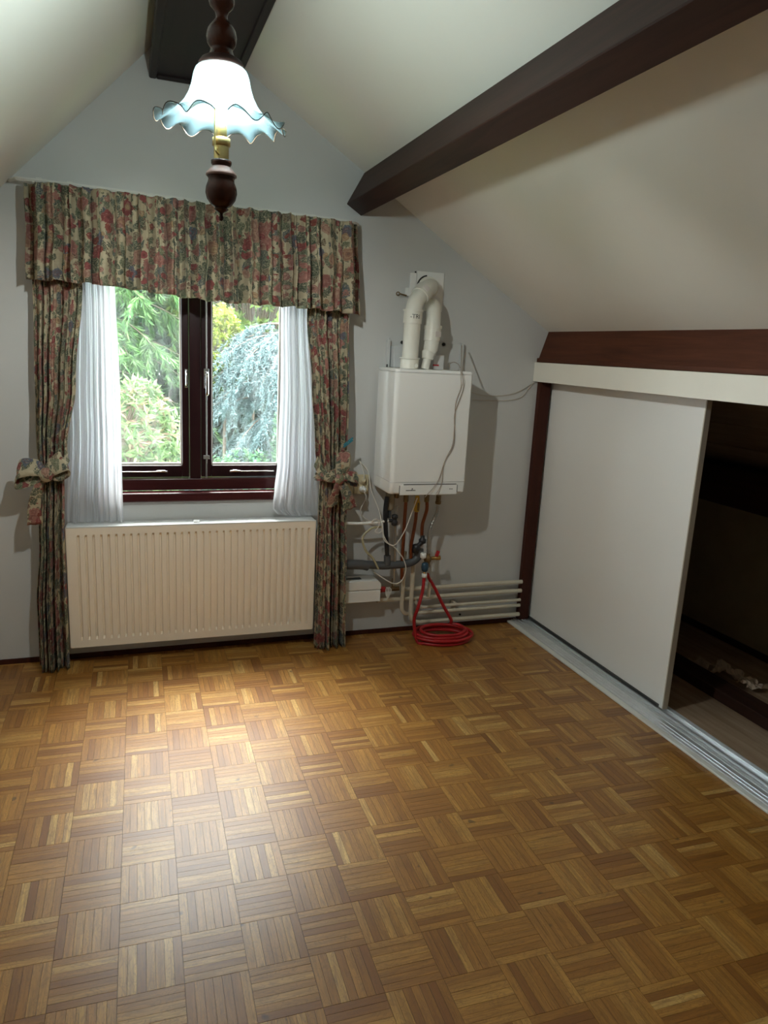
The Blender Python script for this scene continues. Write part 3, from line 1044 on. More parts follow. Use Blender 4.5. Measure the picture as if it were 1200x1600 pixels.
pg = thing('clothes_peg', 'small turquoise peg clipped above the right tieback', 'peg')
p0, p1 = at(537, 697, -0.185), at(551, 686, -0.185)
dd = (p1 - p0).normalized()
sd = dd.cross(Vector((0, 1, 0))).normalized()
for s_ in (-1, 1):
    MB().obox((p0 + p1) / 2 + sd * .0045 * s_ + dd * .004 * s_, dd, Vector((0, 1, 0)), sd, .030, .005, .0032).build('peg_jaw', 'teal', pg, bevel=.001)
MB().tube([(p0 + p1) / 2 - sd * .008, (p0 + p1) / 2 + sd * .008], .004, 8).build('spring', 'steel', pg)

# ------------------------------------------------------------------ pendant lamp
LX, LY = 0.45, -1.60
lamp = thing('pendant_lamp', 'lit oil style pendant lamp with frilled opal glass shade and turned wood', 'lamp')
MB().lathe([(.055, 2.700), (.058, 2.69), (.05, 2.672), (.02, 2.655), (.016, 2.64)][::-1], (LX, LY, 0), 28).build('ceiling_rose', 'lampwood', lamp)
prof = [(.012, 2.66), (.014, 2.60), (.026, 2.575), (.036, 2.545), (.036, 2.52), (.026, 2.495), (.014, 2.475), (.013, 2.462), (.022, 2.445), (.031, 2.432), (.0325, 2.420),
        (.029, 2.409), (.018, 2.398), (.0145, 2.388), (.0155, 2.380), (.025, 2.370), (.035, 2.356), (.0385, 2.340), (.036, 2.324),
        (.029, 2.314), (.027, 2.311), (.029, 2.307), (.031, 2.300), (.041, 2.290), (.047, 2.282)]
MB().lathe(prof[::-1], (LX, LY, 0), 28).build('turned_column', 'lampwood', lamp)
MB().lathe([(.030, 2.268), (.056, 2.268), (.058, 2.276), (.050, 2.287), (.04, 2.292)], (LX, LY, 0), 32).build('shade_cap', 'beam', lamp)
# opal shade
NSC = 12
nu_, nv_ = 160, 26
sp = [(0.0, .050, 2.270), (.05, .064, 2.266), (.14, .0705, 2.250), (.28, .0755, 2.225), (.42, .083, 2.203), (.56, .095, 2.182), (.70, .113, 2.163),
      (.84, .136, 2.148), (.94, .153, 2.141), (1.0, .163, 2.140)]


def shade_pt(u, v):
    t = 2 * math.pi * u
    for (v0, r0, z0), (v1, r1, z1) in zip(sp, sp[1:]):
        if v <= v1 + 1e-9:
            k = (v - v0) / (v1 - v0)
            r_, z_ = r0 + (r1 - r0) * k, z0 + (z1 - z0) * k
            break
    f = max(0, (v - .68) / .32)
    wv = math.sin(NSC * t)
    z_ += f * f * (0.0125 * wv + .0025 * math.sin(2 * NSC * t + 1))
    r_ += f * f * (.007 * math.cos(NSC * t))
    dy = r_ * math.sin(t)
    z_ += .055 * dy * min(1, v * 1.5)          # the shade hangs a little tilted
    return (LX + r_ * math.cos(t), LY + dy, z_)


sh = MB().grid(shade_pt, nu_, nv_).build('glass_shade', 'opal', lamp)
MB().tube([shade_pt(k / 160, 1.0) for k in range(160)], .0013, 6, closed=True).build('rim_edge', 'glassrim', sh)
# candle bulb and brass holder
MB().lathe([(.006, 2.134), (.0135, 2.142), (.0155, 2.158), (.014, 2.178), (.009, 2.198), (.002, 2.208)], (LX, LY, 0), 18).build('bulb', 'bulb', lamp)
MB().lathe([(.0135, 2.098), (.0145, 2.100), (.0145, 2.132), (.0135, 2.134), (.006, 2.135)], (LX, LY, 0), 20).build('candle_sleeve', 'lampbrass', lamp)
MB().lathe([(.018, 2.082), (.0235, 2.084), (.0235, 2.102), (.018, 2.104)], (LX, LY, 0), 24).build('gallery_ring', 'lampbrass', lamp)
MB().lathe([(.0195, 2.050), (.0195, 2.083)], (LX, LY, 0), 24).build('brass_tube', 'lampbrass', lamp)
ax, ay = LX - .019, LY - .021
MB().tube(smoothpath([(ax + .012, ay + .006, 2.058), (ax + .003, ay - .002, 2.064), (ax, ay, 2.078), (ax, ay, 2.12), (ax, ay, 2.205), (ax, ay, 2.268)], 5), .0024, 8).build('support_arm', 'lampbrass', lamp)
MB().lathe([(.020, 2.030), (.0265, 2.040), (.027, 2.047), (.02, 2.051)], (LX, LY, 0), 28).build('cup_collar', 'lampwood', lamp)
MB().lathe([(.030, 2.008), (.040, 2.010), (.040, 2.015), (.034, 2.022), (.029, 2.028), (.024, 2.033)], (LX, LY, 0), 32).build('cup_ring', 'lampring', lamp)
MB().lathe([(.012, 1.930), (.027, 1.938), (.0375, 1.953), (.0415, 1.968), (.040, 1.982), (.035, 1.995), (.0335, 2.002), (.037, 2.009)], (LX, LY, 0), 32).build('wooden_cup', 'lampwood', lamp)
MB().lathe([(.002, 1.899), (.005, 1.902), (.0062, 1.908), (.004, 1.914), (.005, 1.919), (.015, 1.924), (.020, 1.929), (.012, 1.933)], (LX, LY, 0), 20).build('finial', 'lampwood', lamp)
# ------------------------------------------------------------------ boiler
bo = thing('boiler', 'white wall hung gas boiler beside the floral curtain', 'boiler')
BX0_, BX1_, BY0, BY1, BZ0, BZ1 = 1.455, 1.872, -0.302, -0.035, 0.872, 1.500
fr = 0.022
outl = [(BX0_, BY1), (BX0_, BY0 + fr)] + [(BX0_ + fr - fr * math.cos(a), BY0 + fr - fr * math.sin(a)) for a in [math.pi / 2 * k / 6 for k in range(1, 7)]] + \
       [(BX1_ - .008, BY0), (BX1_, BY0 + .008), (BX1_, BY1)]


def loft(outl, levels):
    mb = MB()
    n = len(outl)
    cx = sum(p[0] for p in outl) / n
    for z, dx, dy in levels:
        for x, y in outl:
            t = (y - BY1) / (BY0 - BY1)
            mb.v.append((cx + (x - cx) * (1 - dx), BY1 + (BY0 - BY1) * t * (1 - dy), z))
    for j in range(len(levels) - 1):
        for i in range(n):
            i2 = (i + 1) % n
            mb.face((j * n + i, j * n + i2, (j + 1) * n + i2, (j + 1) * n + i), 1 <= i <= 6)
    mb.cap(list(range(n))[::-1])
    mb.cap([(len(levels) - 1) * n + i for i in range(n)])
    return mb


loft(outl, [(0.935, 0, 0), (1.484, 0, 0)]).build('casing', 'boiler', bo)
loft(outl, [(1.4855, 0, 0), (1.494, 0, 0), (1.500, .012, .012)]).build('top_panel', 'boiler', bo)
loft(outl, [(0.872, .03, .05), (0.880, .008, .012), (0.9335, 0, 0)]).build('bottom_cover', 'boiler', bo)
fx0, fx1, fz1 = 1.506, 1.826, 0.922
fl = MB().box(fx0, fx1, BY0 - .0045, BY0 + .01, 0.868, fz1).build('control_flap', 'boiler', bo, bevel=.003)
MB().box(fx0 + .02, fx1 - .006, BY0 - .0052, BY0 - .003, fz1 - .0005, fz1 + .0030).build('flap_gap', 'seam', fl)
MB().box(fx0 - .0022, fx0, BY0 - .0030, BY0, 0.872, fz1 - .004).build('flap_gap', 'seam', fl)
MB().box(fx1, fx1 + .0022, BY0 - .0030, BY0, 0.880, fz1 - .004).build('flap_gap', 'seam', fl)
lg = MB()
for k in range(9):
    lg.box(1.540 + k * .0058, 1.5444 + k * .0058, BY0 - .0053, BY0 - .0044, .8905, .8945 if k not in (5,) else .896)
n0 = len(lg.v)
lg.lathe([(.0035, 0), (.0035, .0008)], (0, 0, 0), 8)
for i in range(n0, len(lg.v)):
    x, y, z = lg.v[i]
    lg.v[i] = (1.574 + x, BY0 - .0045 - z, .9005 + y)
lg.build('printed_logo', 'ink', fl)
lg = MB()
for k in range(3):
    lg.box(1.782 + k * .007, 1.786 + k * .007, BY0 - .0053, BY0 - .0044, .8955, .8995)
lg.build('printed_marks', 'ink', fl)

# mounting frame on the wall above the boiler
mf = thing('mounting_frame', 'thin white mounting frame on the wall above the boiler', 'frame')
MB().box(1.500, 1.516, -0.03, -0.001, 1.46, 1.640).build('side_rail', 'wall', mf, bevel=.002)
MB().box(1.925, 1.940, -0.03, -0.001, 1.46, 1.640).build('side_rail', 'wall', mf, bevel=.002)
MB().box(1.516, 1.925, -0.008, -0.001, 1.46, 1.650).build('back_plate', 'wall', mf)
for q in ((628, 535), (693, 538)):
    p = at(q[0], q[1], -0.008)
    MB().tube([(p.x, -0.0145, p.z), (p.x, -0.008, p.z)], .009, 10).build('screw', 'ink', mf)
p = at(605, 566, -0.04)
MB().tube([(p.x, -.04, 1.47), (p.x, -.04, 1.515)], .004, 8).build('latch', 'ink', mf)
tag(MB().box(1.522, 1.60, -0.075, -0.0085, 1.501, 1.610).build('junction_box', 'clear', bevel=.003),
    'small pale plastic box behind the flue on top of the boiler', 'box')
nb = thing('pipe_clip', 'small pale bracket with red mark on the boiler top', 'bracket')
MB().box(1.735, 1.795, -0.10, -0.095, 1.5005, 1.575).build('plate', 'wall', nb, bevel=.002)
MB().box(1.732, 1.765, -0.104, -0.1005, 1.519, 1.526).build('red_mark', 'redplastic', nb)
tag(MB().tube(smoothpath(pp(-0.10, (703, 576), (703, 569), (709, 566), (716, 569), (719, 575)), 6), .0022, 8).build('wire_loop', 'greycable'),
    'short bent wire loop standing on the boiler top', 'wire')

# flue and air pipes
def seg(name, pts, r, mat, par, n=20):
    return MB().tube(pts, r, n).build(name, mat, par)


fp = thing('flue_pipe', 'thick off white flue pipe rising from the boiler and bending into the wall', 'pipe')
fpath = smoothpath([(1.575, -.165, 1.500), (1.576, -.165, 1.60), (1.578, -.165, 1.70), (1.579, -.165, 1.77), (1.592, -.155, 1.825), (1.625, -.135, 1.868),
                    (1.668, -.105, 1.902), (1.700, -.07, 1.916), (1.712, -.035, 1.918), (1.714, -.004, 1.918)], 8)
seg('pipe_run', fpath, .042, 'pvc', fp, 24)
seg('base_socket', [(1.575, -.165, 1.5005), (1.575, -.165, 1.548), (1.575, -.165, 1.553)], [.0475, .0475, .044], 'pvc', fp, 24)
seg('socket_ring', [(1.575, -.165, 1.549), (1.575, -.165, 1.556)], 0.0525, 'pvc', fp, 24)
MB().tube([(1.592, -.217, 1.517), (1.592, -.208, 1.517)], .010, 12).build('test_plug', 'pvc', fp)
seg('elbow_socket', [(1.578, -.165, 1.725), (1.579, -.165, 1.785)], .0475, 'pvc', fp, 24)
seg('socket_ring', [(1.579, -.165, 1.783), (1.579, -.165, 1.792)], .0515, 'pvc', fp, 24)
i0 = len(fpath) * 5 // 9 - 1
seg('coupling', fpath[i0:i0 + 7], .0495, 'pvc', fp, 24)
seg('coupling', fpath[-9:-3], .0490, 'pvc', fp, 24)
cp = fpath[i0 + 3]
dirv = (fpath[i0 + 4] - fpath[i0 + 2]).normalized()
nrm = (CAM_C - cp); nrm = (nrm - dirv * nrm.dot(dirv)).normalized()
MB().obox(cp + nrm * .0495 + dirv * .0, dirv, dirv.cross(nrm), nrm, .014, .017, .0012).build('sticker', 'sticker', fp)
# printed lettering on the elbow socket, wrapped round the pipe


def wrap_text(txt, cx, cy, z, rad, size, a0, mat, parent, name):
    cu = bpy.data.curves.new(name, 'FONT')
    cu.body = txt
    cu.size = size
    cu.extrude = 0.0
    tmp = bpy.data.objects.new(name, cu)
    COL.objects.link(tmp)
    bpy.context.view_layer.update()
    me = bpy.data.meshes.new_from_object(tmp.evaluated_get(bpy.context.evaluated_depsgraph_get()))
    COL.objects.unlink(tmp)
    bpy.data.objects.remove(tmp)
    for v in me.vertices:
        a = a0 + v.co.x / rad
        z_ = z + v.co.y
        v.co = (cx + rad * math.sin(a), cy - rad * math.cos(a), z_)
    me.materials.clear()
    me.materials.append(M[mat])
    o = bpy.data.objects.new(name, me)
    COL.objects.link(o)
    o.parent = parent
    return o


wrap_text('-TRI', 1.579, -.165, 1.748, .0482, .030, -0.66, 'ink', fp, 'printed_letters')

ap = thing('air_pipe', 'short off white air pipe beside the flue with a square sticker', 'pipe')
apath = smoothpath([(1.690, -.135, 1.56), (1.700, -.133, 1.60), (1.706, -.13, 1.66), (1.708, -.125, 1.73), (1.716, -.105, 1.79), (1.734, -.06, 1.822), (1.742, -.010, 1.828)], 6)
seg('pipe_run', apath, [.026] * 3 + [.033] * 3 + [.038] * (len(apath) - 6), 'pvc', ap, 22)
seg('coupling', [(1.705, -.131, 1.645), (1.708, -.127, 1.715)], .0425, 'pvc', ap, 22)
seg('socket_ring', [(1.708, -.127, 1.705), (1.7083, -.126, 1.722)], .0465, 'pvc', ap, 22)
seg('reducer', [(1.684, -.137, 1.552), (1.690, -.135, 1.585), (1.692, -.135, 1.589)], [.029, .036, .033], 'pvc', ap, 20)
seg('base_fitting', [(1.672, -.138, 1.5005), (1.684, -.137, 1.556)], [.022, .021], 'pvc', ap, 16)
MB().obox((1.707 + .0430 * math.sin(.35), -.1295 - .0430 * math.cos(.35), 1.679), (math.cos(.35), math.sin(.35), 0), (math.sin(.35), -math.cos(.35), 0), (0, 0, 1), .019, .0012, .014).build('sticker', 'sticker', ap)

fw = thing('flue_wall_plate', 'square white cover plate where the flue enters the wall', 'plate')
MB().box(1.650, 1.805, -0.008, -0.001, 1.800, 1.998).build('plate', 'white', fw, bevel=.002)
MB().tube([at(664, 452, -.01) * 0 + Vector((1.714 + .06 * math.cos(t), -.010, 1.918 + .06 * math.sin(t))) for t in [math.pi * (.55 + .6 * k / 12) for k in range(13)]], .004, 6).build('rubber_seal', 'ink', fw)
MB().tube([(1.714, -.022, 1.918), (1.714, -.008, 1.918)], .056, 28).build('wall_rosette', 'pvc', fw)
wk = thing('cable_duct', 'short white duct strip left of the flue plate', 'duct')
MB().box(1.612, 1.646, -0.016, -0.001, 1.852, 1.985).build('duct_body', 'white', wk, bevel=.002)
p = at(648.5, 424, -0.01)
MB().tube([(p.x, -0.019, p.z - .004), (p.x, -0.016, p.z - .004)], .0045, 8).build('screw', 'ink', wk)
eh = thing('eye_bracket', 'small metal eye and white clip left of the flue elbow', 'bracket')
p = at(638, 456, -0.01)
MB().box(p.x - .016, p.x + .016, -0.018, -0.001, p.z - .02, p.z + .02).build('clip', 'white', eh, bevel=.002)
q0, q1 = at(635, 462, -.02), at(625, 459, -.03)
MB().tube([q0, q1], .004, 8).build('shank', 'oldbrass', eh)
q2 = at(622, 459, -.03)
MB().tube([q2 + Vector((.009 * math.cos(t), 0, .009 * math.sin(t))) for t in [2 * math.pi * k / 14 for k in range(14)]], .0028, 6, closed=True).build('eye', 'oldbrass', eh)

# ------------------------------------------------------------------ plumbing below the boiler
def pipe(name, label, Y, pts, rad, mat, cat='pipe', k=6, n=12):
    o = MB().tube(smoothpath(pp(Y, *pts), k), rad, n).build(name, mat)
    return tag(o, label, cat)


def pipething(name, label, cat='pipe'):
    return thing(name, label, cat)


YP = -0.12
pipe('drain_hose', 'black hose running from the boiler down to the grey drain pipe', YP - .01, [(605, 776), (602, 800), (603, 830), (605, 868)], .0125, 'black', 'hose')
sy = pipething('siphon_trap', 'beige siphon trap under the left end of the boiler', 'siphon')
p = at(611, 790, YP)
MB().lathe([(.014, .745), (.023, .750), (.025, .77), (.025, .869), (.02, .871)], (p.x, YP + .02, 0), 18).build('siphon_body', 'beige', sy)
MB().lathe([(.010, .70), (.011, .745)], (p.x, YP + .02, 0), 14).build('siphon_outlet', 'greypvc', sy)

st = pipething('steel_pipe', 'steel pipe with brass union left of the copper pipes')
xs_ = at(618, 800, YP).x
MB().tube(pp(YP, (619, 790), (617.5, 830), (617, 880), (616, 915)), .0085, 12).build('pipe_run', 'steel', st)
MB().lathe([(.010, .815), (.013, .82), (.013, .838), (.010, .842), (.012, .85), (.012, .871)], (at(620, 775, YP).x, YP, 0), 12).build('union', 'oldbrass', st)
sv = pipething('stop_valve', 'black stop valve on the steel pipe under the boiler', 'valve')
p = at(616.5, 812, YP - .012)
MB().lathe([(.008, -.034), (.017, -.028), (.019, -.010), (.013, -.002), (.013, .006), (.018, .010), (.017, .026), (.008, .030)], tuple(p), 14).build('valve_body', 'valveblack', sv)
MB().tube([p + Vector((-.035, 0, -.004)), p + Vector((0, 0, -.004))], .010, 12).build('side_port', 'valveblack', sv)
pipe('white_pipe', 'thin white pipe running left from the black stop valve', YP - .012, [(538, 817.5), (560, 818), (585, 816.5), (607, 813.5)], .0075, 'white')

cpp = pipething('copper_pipe', 'straight copper pipe, leftmost under the boiler')
MB().tube(smoothpath(pp(YP, (634.5, 780), (632, 815), (630, 850), (628.5, 876), (628, 905)), 5), .0095, 12).build('pipe_run', 'copper', cpp)
p = at(634.5, 778, YP)
MB().lathe([(.013, -.022), (.015, -.018), (.015, .016), (.012, .02)], tuple(p), 6).build('nut', 'oldbrass', cpp)
cpp = pipething('copper_pipe', 'copper gas pipe with the yellow tap under the boiler')
MB().tube(smoothpath(pp(YP, (650.5, 800), (649, 815), (645, 838), (642.5, 852), (642, 872)), 5), .0095, 12).build('pipe_run', 'copper', cpp)
p = at(651.5, 788, YP)
MB().lathe([(.010, -.042), (.015, -.038), (.017, -.02), (.017, .014), (.013, .020), (.012, .04), (.010, .048)], tuple(p), 12).build('gas_tap', 'yellow', cpp)
MB().box(p.x - .004, p.x + .004, p.y - .026, p.y - .016, p.z - .03, p.z + .012).build('tap_lever', 'oldbrass', cpp, bevel=.001)
cpp = pipething('copper_pipe', 'bent copper pipe ending in the black valves')
MB().tube(smoothpath(pp(YP, (667, 780), (667, 795), (663.5, 808), (660, 820), (659, 838)), 5), .0095, 12).build('pipe_run', 'copper', cpp)
p = at(667, 778, YP)
MB().lathe([(.013, -.022), (.015, -.018), (.015, .016), (.012, .02)], tuple(p), 6).build('nut', 'oldbrass', cpp)
bv = pipething('angle_valve', 'black double angle valve where the bent copper pipe ends', 'valve')
p, q = at(660, 845, YP - .01), at(650.5, 856, YP - .01)
MB().lathe([(.010, -.016), (.020, -.012), (.021, .008), (.013, .014), (.011, .03)], tuple(p), 14).build('upper_body', 'valveblack', bv)
MB().lathe([(.012, -.030), (.021, -.026), (.023, .0), (.019, .018), (.010, .022)], tuple(q), 14).build('lower_body', 'valveblack', bv)
MB().tube([q + Vector((0, -.005, .008)), p + Vector((0, -.005, -.004))], .013, 10).build('link', 'valveblack', bv)
fx = pipething('flexible_pipe', 'corrugated steel flexible pipe at the right end of the boiler')
P = smoothpath(pp(YP - .01, (684.5, 790), (683, 800), (677, 815), (671, 832), (669.5, 850), (669.5, 872)), 12)
MB().tube(P, [.0105 + .0012 * math.sin(i * 1.9) for i in range(len(P))], 12).build('bellows', 'steel', fx)
p = at(685, 781, YP - .01)
MB().lathe([(.013, -.024), (.018, -.02), (.018, -.008), (.015, -.006), (.015, .025)], tuple(p), 6).build('nut', 'oldbrass', fx)

dr = pipething('drain_pipe', 'thick grey plastic drain pipe below the boiler')
MB().tube(smoothpath(pp(YP, (534, 882), (570, 882), (600, 883.5), (632, 881), (645, 877), (653, 870), (654.5, 862)), 6), .0225, 18).build('pipe_run', 'greypvc', dr)
MB().tube(pp(YP, (532, 882), (551, 882)), .027, 18).build('coupling', 'greypvc', dr)
MB().tube(smoothpath(pp(YP, (551, 882), (566, 882.5), (575, 884.5)), 5), .0265, 18).build('bend', 'greypvc', dr)
MB().tube(pp(YP - .01, (605, 882), (605, 868)), .0185, 16).build('branch_socket', 'greypvc', dr)
MB().tube(pp(YP, (654.5, 868), (654.5, 858)), .026, 16).build('end_socket', 'greypvc', dr)

tp = pipething('filling_tap', 'brass filling tap with red lever above the red hose', 'tap')
p = at(668, 873, YP - .02)
MB().lathe([(.012, -.05), (.016, -.045), (.016, -.02), (.021, -.012), (.021, .012), (.013, .018), (.013, .03)], tuple(p), 12).build('tap_body', 'oldbrass', tp)
MB().tube([p + Vector((.01, 0, .0)), p + Vector((.05, 0, .002)), p + Vector((.052, 0, .002)), p + Vector((.075, 0, .002))], [.010, .010, .013, .013], 12).build('spout', 'brass', tp)
MB().obox(p + Vector((.052, -.012, .030)), (1, 0, -.35), (0, 1, 0), (.35, 0, 1), .009, .005, .016).build('lever', 'redplastic', tp, bevel=.002)
q = at(661.5, 868, YP - .035)
MB().lathe([(.010, -.016), (.017, -.012), (.017, .012), (.012, .016)], tuple(q), 14).build('white_knob', 'white', tp)
q = at(664, 885.5, YP - .035)
MB().lathe([(.010, -.028), (.018, -.022), (.021, -.002), (.018, .018), (.010, .024)], tuple(q), 14).build('blue_cap', 'bluecap', tp)
MB().lathe([(.010, -.052), (.011, -.028)], tuple(q), 12).build('hose_tail', 'chrome', tp)
qh = at(663, 899, YP - .035)
MB().lathe([(.010, -.012), (.015, -.010), (.015, .010), (.010, .012)], tuple(qh), 14).build('hose_collar', 'white', tp)

# red hose in a coil on the floor
hc = Vector((1.862, -0.182, 0))
hp = [tuple(qh + Vector((0, 0, -.012))), tuple(at(660, 925, YP - .05)), tuple(at(653, 950, YP - .07)), tuple(at(647, 970, -.17))]
turns = 4.6
npt = 74
for k in range(npt + 1):
    t = k / npt
    a = math.pi * 1.08 + t * turns * 2 * math.pi
    rr = 1.0 - .22 * math.sin(t * 9.0) * .5 - .10 * t
    hp.append((hc.x + .165 * rr * math.cos(a) + .012 * math.sin(5 * t * 6), hc.y + .105 * rr * math.sin(a) + .01 * math.cos(7 * t * 4), .014 + .052 * t + .007 * math.sin(a * 1.0)))
last = hp[-1]
hp += [tuple(at(705, 968, -.13)), tuple(at(692, 945, -.11)), tuple(at(680, 920, -.10)), tuple(at(671, 905, -.10)), tuple(at(668, 897, -.11))]
tag(MB().tube(smoothpath(hp, 4), .0095, 10).build('red_hose', 'red'), 'red rubber hose coiled on the floor below the boiler', 'hose')
pipe('hose_end', 'short pale pipe stub between the two strands of red hose', -.095, [(672.5, 903), (671, 915), (669, 932)], .0105, 'creampipe')

# trunking box, cream heating pipes along the wall
bx = thing('trunking_box', 'white plastic cover box between curtain and pipes', 'box')
MB().prism([(1.27, .298), (1.507, .298), (1.507, .330), (1.485, .352), (1.27, .352)], -0.105, -0.002).build('upper_half', 'white', bx, bevel=.004)
MB().box(1.27, 1.505, -0.105, -0.002, .228, .295).build('lower_half', 'white', bx, bevel=.004)
MB().box(1.30, 1.40, -0.075, -0.045, .352, .3545).build('slot', 'seam', bx)

YW = -0.045
heat = [((1.655, .268), 2.428, 'cream heating pipe along the wall, topmost of five'),
        ((1.506, .212), 2.428, 'cream heating pipe along the wall, second from top of five'),
        ((1.80, .153), 2.428, 'cream heating pipe along the wall, middle of five'),
        ((1.76, .119), 2.428, 'cream heating pipe along the wall, fourth from top of five'),
        ((1.775, .062), 2.428, 'cream heating pipe along the wall, lowest just above the floor')]
for i, ((x0, z), x1, lab) in enumerate(heat):
    t = thing('heating_pipe', lab, 'pipe', 'five cream heating pipes along the back wall')
    pts = [(x0, YW, z), (x0 + .1, YW, z), ((x0 + x1) / 2, YW, z), (x1, YW, z)]
    rr = .0125 if i in (0, 1, 4) else .0095
    if i == 2:
        pts = [(1.735, YW, .200), (1.75, YW, .178), (1.775, YW, .158), (1.81, YW, .153)] + pts[1:]
    if i == 3:
        pts = [(1.648, YW - .03, .50), (1.648, YW - .03, .30), (1.648, YW - .025, .19), (1.658, YW - .02, .145), (1.69, YW - .01, .122), (1.74, YW, .119)] + pts[1:]
        rr = .0105
    if i == 4:
        pts = [(1.700, YW - .035, .50), (1.700, YW - .035, .25), (1.705, YW - .03, .14), (1.72, YW - .02, .085), (1.765, YW - .005, .063), (1.83, YW, .062)] + pts[2:]
    MB().tube(smoothpath(pts, 6), rr, 12).build('pipe_run', 'creampipe', t)
    if i in (2, 3):
        MB().box(1.985, 2.005, YW - .0, -0.001, z - .012, z + .012).build('clip', 'creampipe', t, bevel=.002)
tv = thing('lockshield_valve', 'brass radiator valve with red tape right of the white cover box', 'valve')
p = at(612, 922, -.08)
MB().tube([(p.x - .035, -.06, p.z), (p.x + .05, -.06, p.z)], .013, 12).build('valve_body', 'oldbrass', tv)
MB().tube([(p.x - .06, -.06, p.z), (p.x - .035, -.06, p.z)], .0165, 12).build('red_band', 'redplastic', tv)
MB().tube([(p.x + .015, -.06, p.z), (p.x + .015, -.06, p.z + .06)], .010, 12).build('riser', 'oldbrass', tv)
ct = thing('cable_ties', 'bundle of white tie ends hanging at the brass valve', 'cable tie')
for k in range(3):
    c_ = at(605 + 2 * k, 918, -.09)
    MB().tube(smoothpath([c_, c_ + Vector((.006, -.01, -.015)), c_ + Vector((-.004 - .004 * k, -.008, -.05 - .006 * k)), c_ + Vector((-.008, 0, -.02)), c_ + Vector((-.002, 0, .004))], 5), .002, 6).build('tie', 'cable', ct)
sc = thing('clip_screw', 'dark screw below the heating pipe clips', 'screw')
p = at(718.5, 960, -.004)
MB().tube([(p.x, -.008, p.z), (p.x, -.001, p.z)], .0065, 8).build('screw_head', 'ink', sc)

# ------------------------------------------------------------------ sockets, plugs, cables
so = thing('wall_socket', 'yellowed double wall socket between curtain and boiler', 'socket')
sa, sb = at(554, 742, -.02), at(575, 772, -.02)
MB().box(sa.x, sb.x, -.022, -.001, sb.z, sa.z).build('plate', 'socket', so, bevel=.004)
for zc in (sa.z - .030, sb.z + .030):
    MB().lathe([(.021, 0), (.023, .004), (.018, .005)], (0, 0, 0), 20).build('outlet_ring', 'socket', so).matrix_local = Matrix.Translation((sb.x - .036, -.022, zc)) @ Matrix.Rotation(math.pi / 2, 4, 'X')
tag(MB().box(sa.x - .062, sa.x - .003, -.018, -.001, sb.z, sa.z - .003).build('switch_plate', 'socket', bevel=.004),
    'yellowed plate left of the double socket behind the bow', 'socket')
pl = thing('power_plug', 'white plug in the lower outlet of the double socket', 'plug')
c_ = Vector((sb.x - .036, -.026, sb.z + .030))
MB().tube([c_, c_ + Vector((0, -.020, 0)), c_ + Vector((0, -.034, -.008))], [.018, .018, .009], 16).build('plug_body', 'white', pl)
MB().tube(smoothpath([c_ + Vector((0, -.034, -.008)), at(572, 778, -.05), at(564, 795, -.04), at(566, 806, -.03), at(577, 814, -.03), at(592, 818, -.03)], 6), .0032, 8).build('cord', 'cable', pl)
pl = thing('power_plug', 'flat white plug in the upper outlet of the double socket', 'plug')
c_ = Vector((sb.x - .036, -.026, sa.z - .030))
MB().tube([c_, c_ + Vector((0, -.012, 0)), c_ + Vector((0, -.016, .004))], [.017, .017, .010], 16).build('plug_body', 'socket', pl)
MB().tube(smoothpath([c_ + Vector((0, -.016, .004)), at(569, 742, -.04), at(566, 730, -.03), at(561, 719, -.02)], 6), .0028, 8).build('cord', 'cable', pl)


def cable(name, label, Y, pts, rad=.003, mat='cable', cat='cable'):
    ys = Y if hasattr(Y, '__len__') else [Y] * len(pts)
    P = [at(x, y, yy) for (x, y), yy in zip(pts, ys)]
    return tag(MB().tube(smoothpath(P, 8), rad, 8).build(name, mat), label, cat)


cable('white_cable', 'white cable hanging in a loop from socket height up to the boiler base', [-.02, -.03, -.05, -.10, -.145, -.15, -.16, -.17, -.18, -.19, -.2],
      [(561, 719), (575, 737), (580, 765), (592, 797), (597, 820), (600, 838), (609, 851), (620, 849), (634, 826), (645, 797), (652, 778)])
cable('white_cable', 'white cable looping below the grey drain pipe to the cover box', [-.14, -.15, -.16, -.16, -.16, -.15, -.13, -.11],
      [(598, 830), (601, 845), (617, 856), (630, 873), (634, 890), (627, 908), (612, 911), (583, 893)])
cable('white_cable', 'small white cable coil hanging on the white pipe', -.145,
      [(580, 817), (584, 812), (591, 813), (592, 822), (586, 830), (592, 833), (597, 828), (595, 815), (587, 811)], .0026)
cable('clear_hose', 'yellowed clear hose curving down to the grey drain pipe', [-.13, -.13, -.13, -.14, -.145, -.145],
      [(597, 823), (580, 826), (567, 840), (571, 859), (583, 873), (591, 889)], .0062, 'tubehose', 'hose')
cable('thin_wire', 'thin wire crossing the boiler front, the left strand of two', [-.10, -.31, -.308, -.307, -.307, -.307, -.308, -.31, -.33],
      [(721, 540), (720, 583), (720, 605), (712, 630), (710, 665), (707, 695), (695, 720), (684, 752), (664, 777)], .0017, 'greycable', 'wire')
cable('thin_wire', 'thin wire crossing the boiler front, the right strand of two', [-.10, -.31, -.308, -.307, -.307, -.307, -.308, -.31, -.32],
      [(722, 540), (722, 583), (724, 605), (715, 632), (710, 650), (709, 695), (694, 723), (690, 755), (681, 773)], .0017, 'greycable', 'wire')
cable('thin_wire', 'upper thin wire running from the boiler along the wall to the fascia', -.006,
      [(737, 613), (755, 618), (785, 618), (808, 613), (834, 598)], .0018, 'palewire', 'wire')
cable('thin_wire', 'lower thin wire sagging on the wall right of the boiler', -.006,
      [(738, 625), (775, 626), (800, 625), (815, 620), (825, 608), (834, 598)], .0018, 'palewire', 'wire')


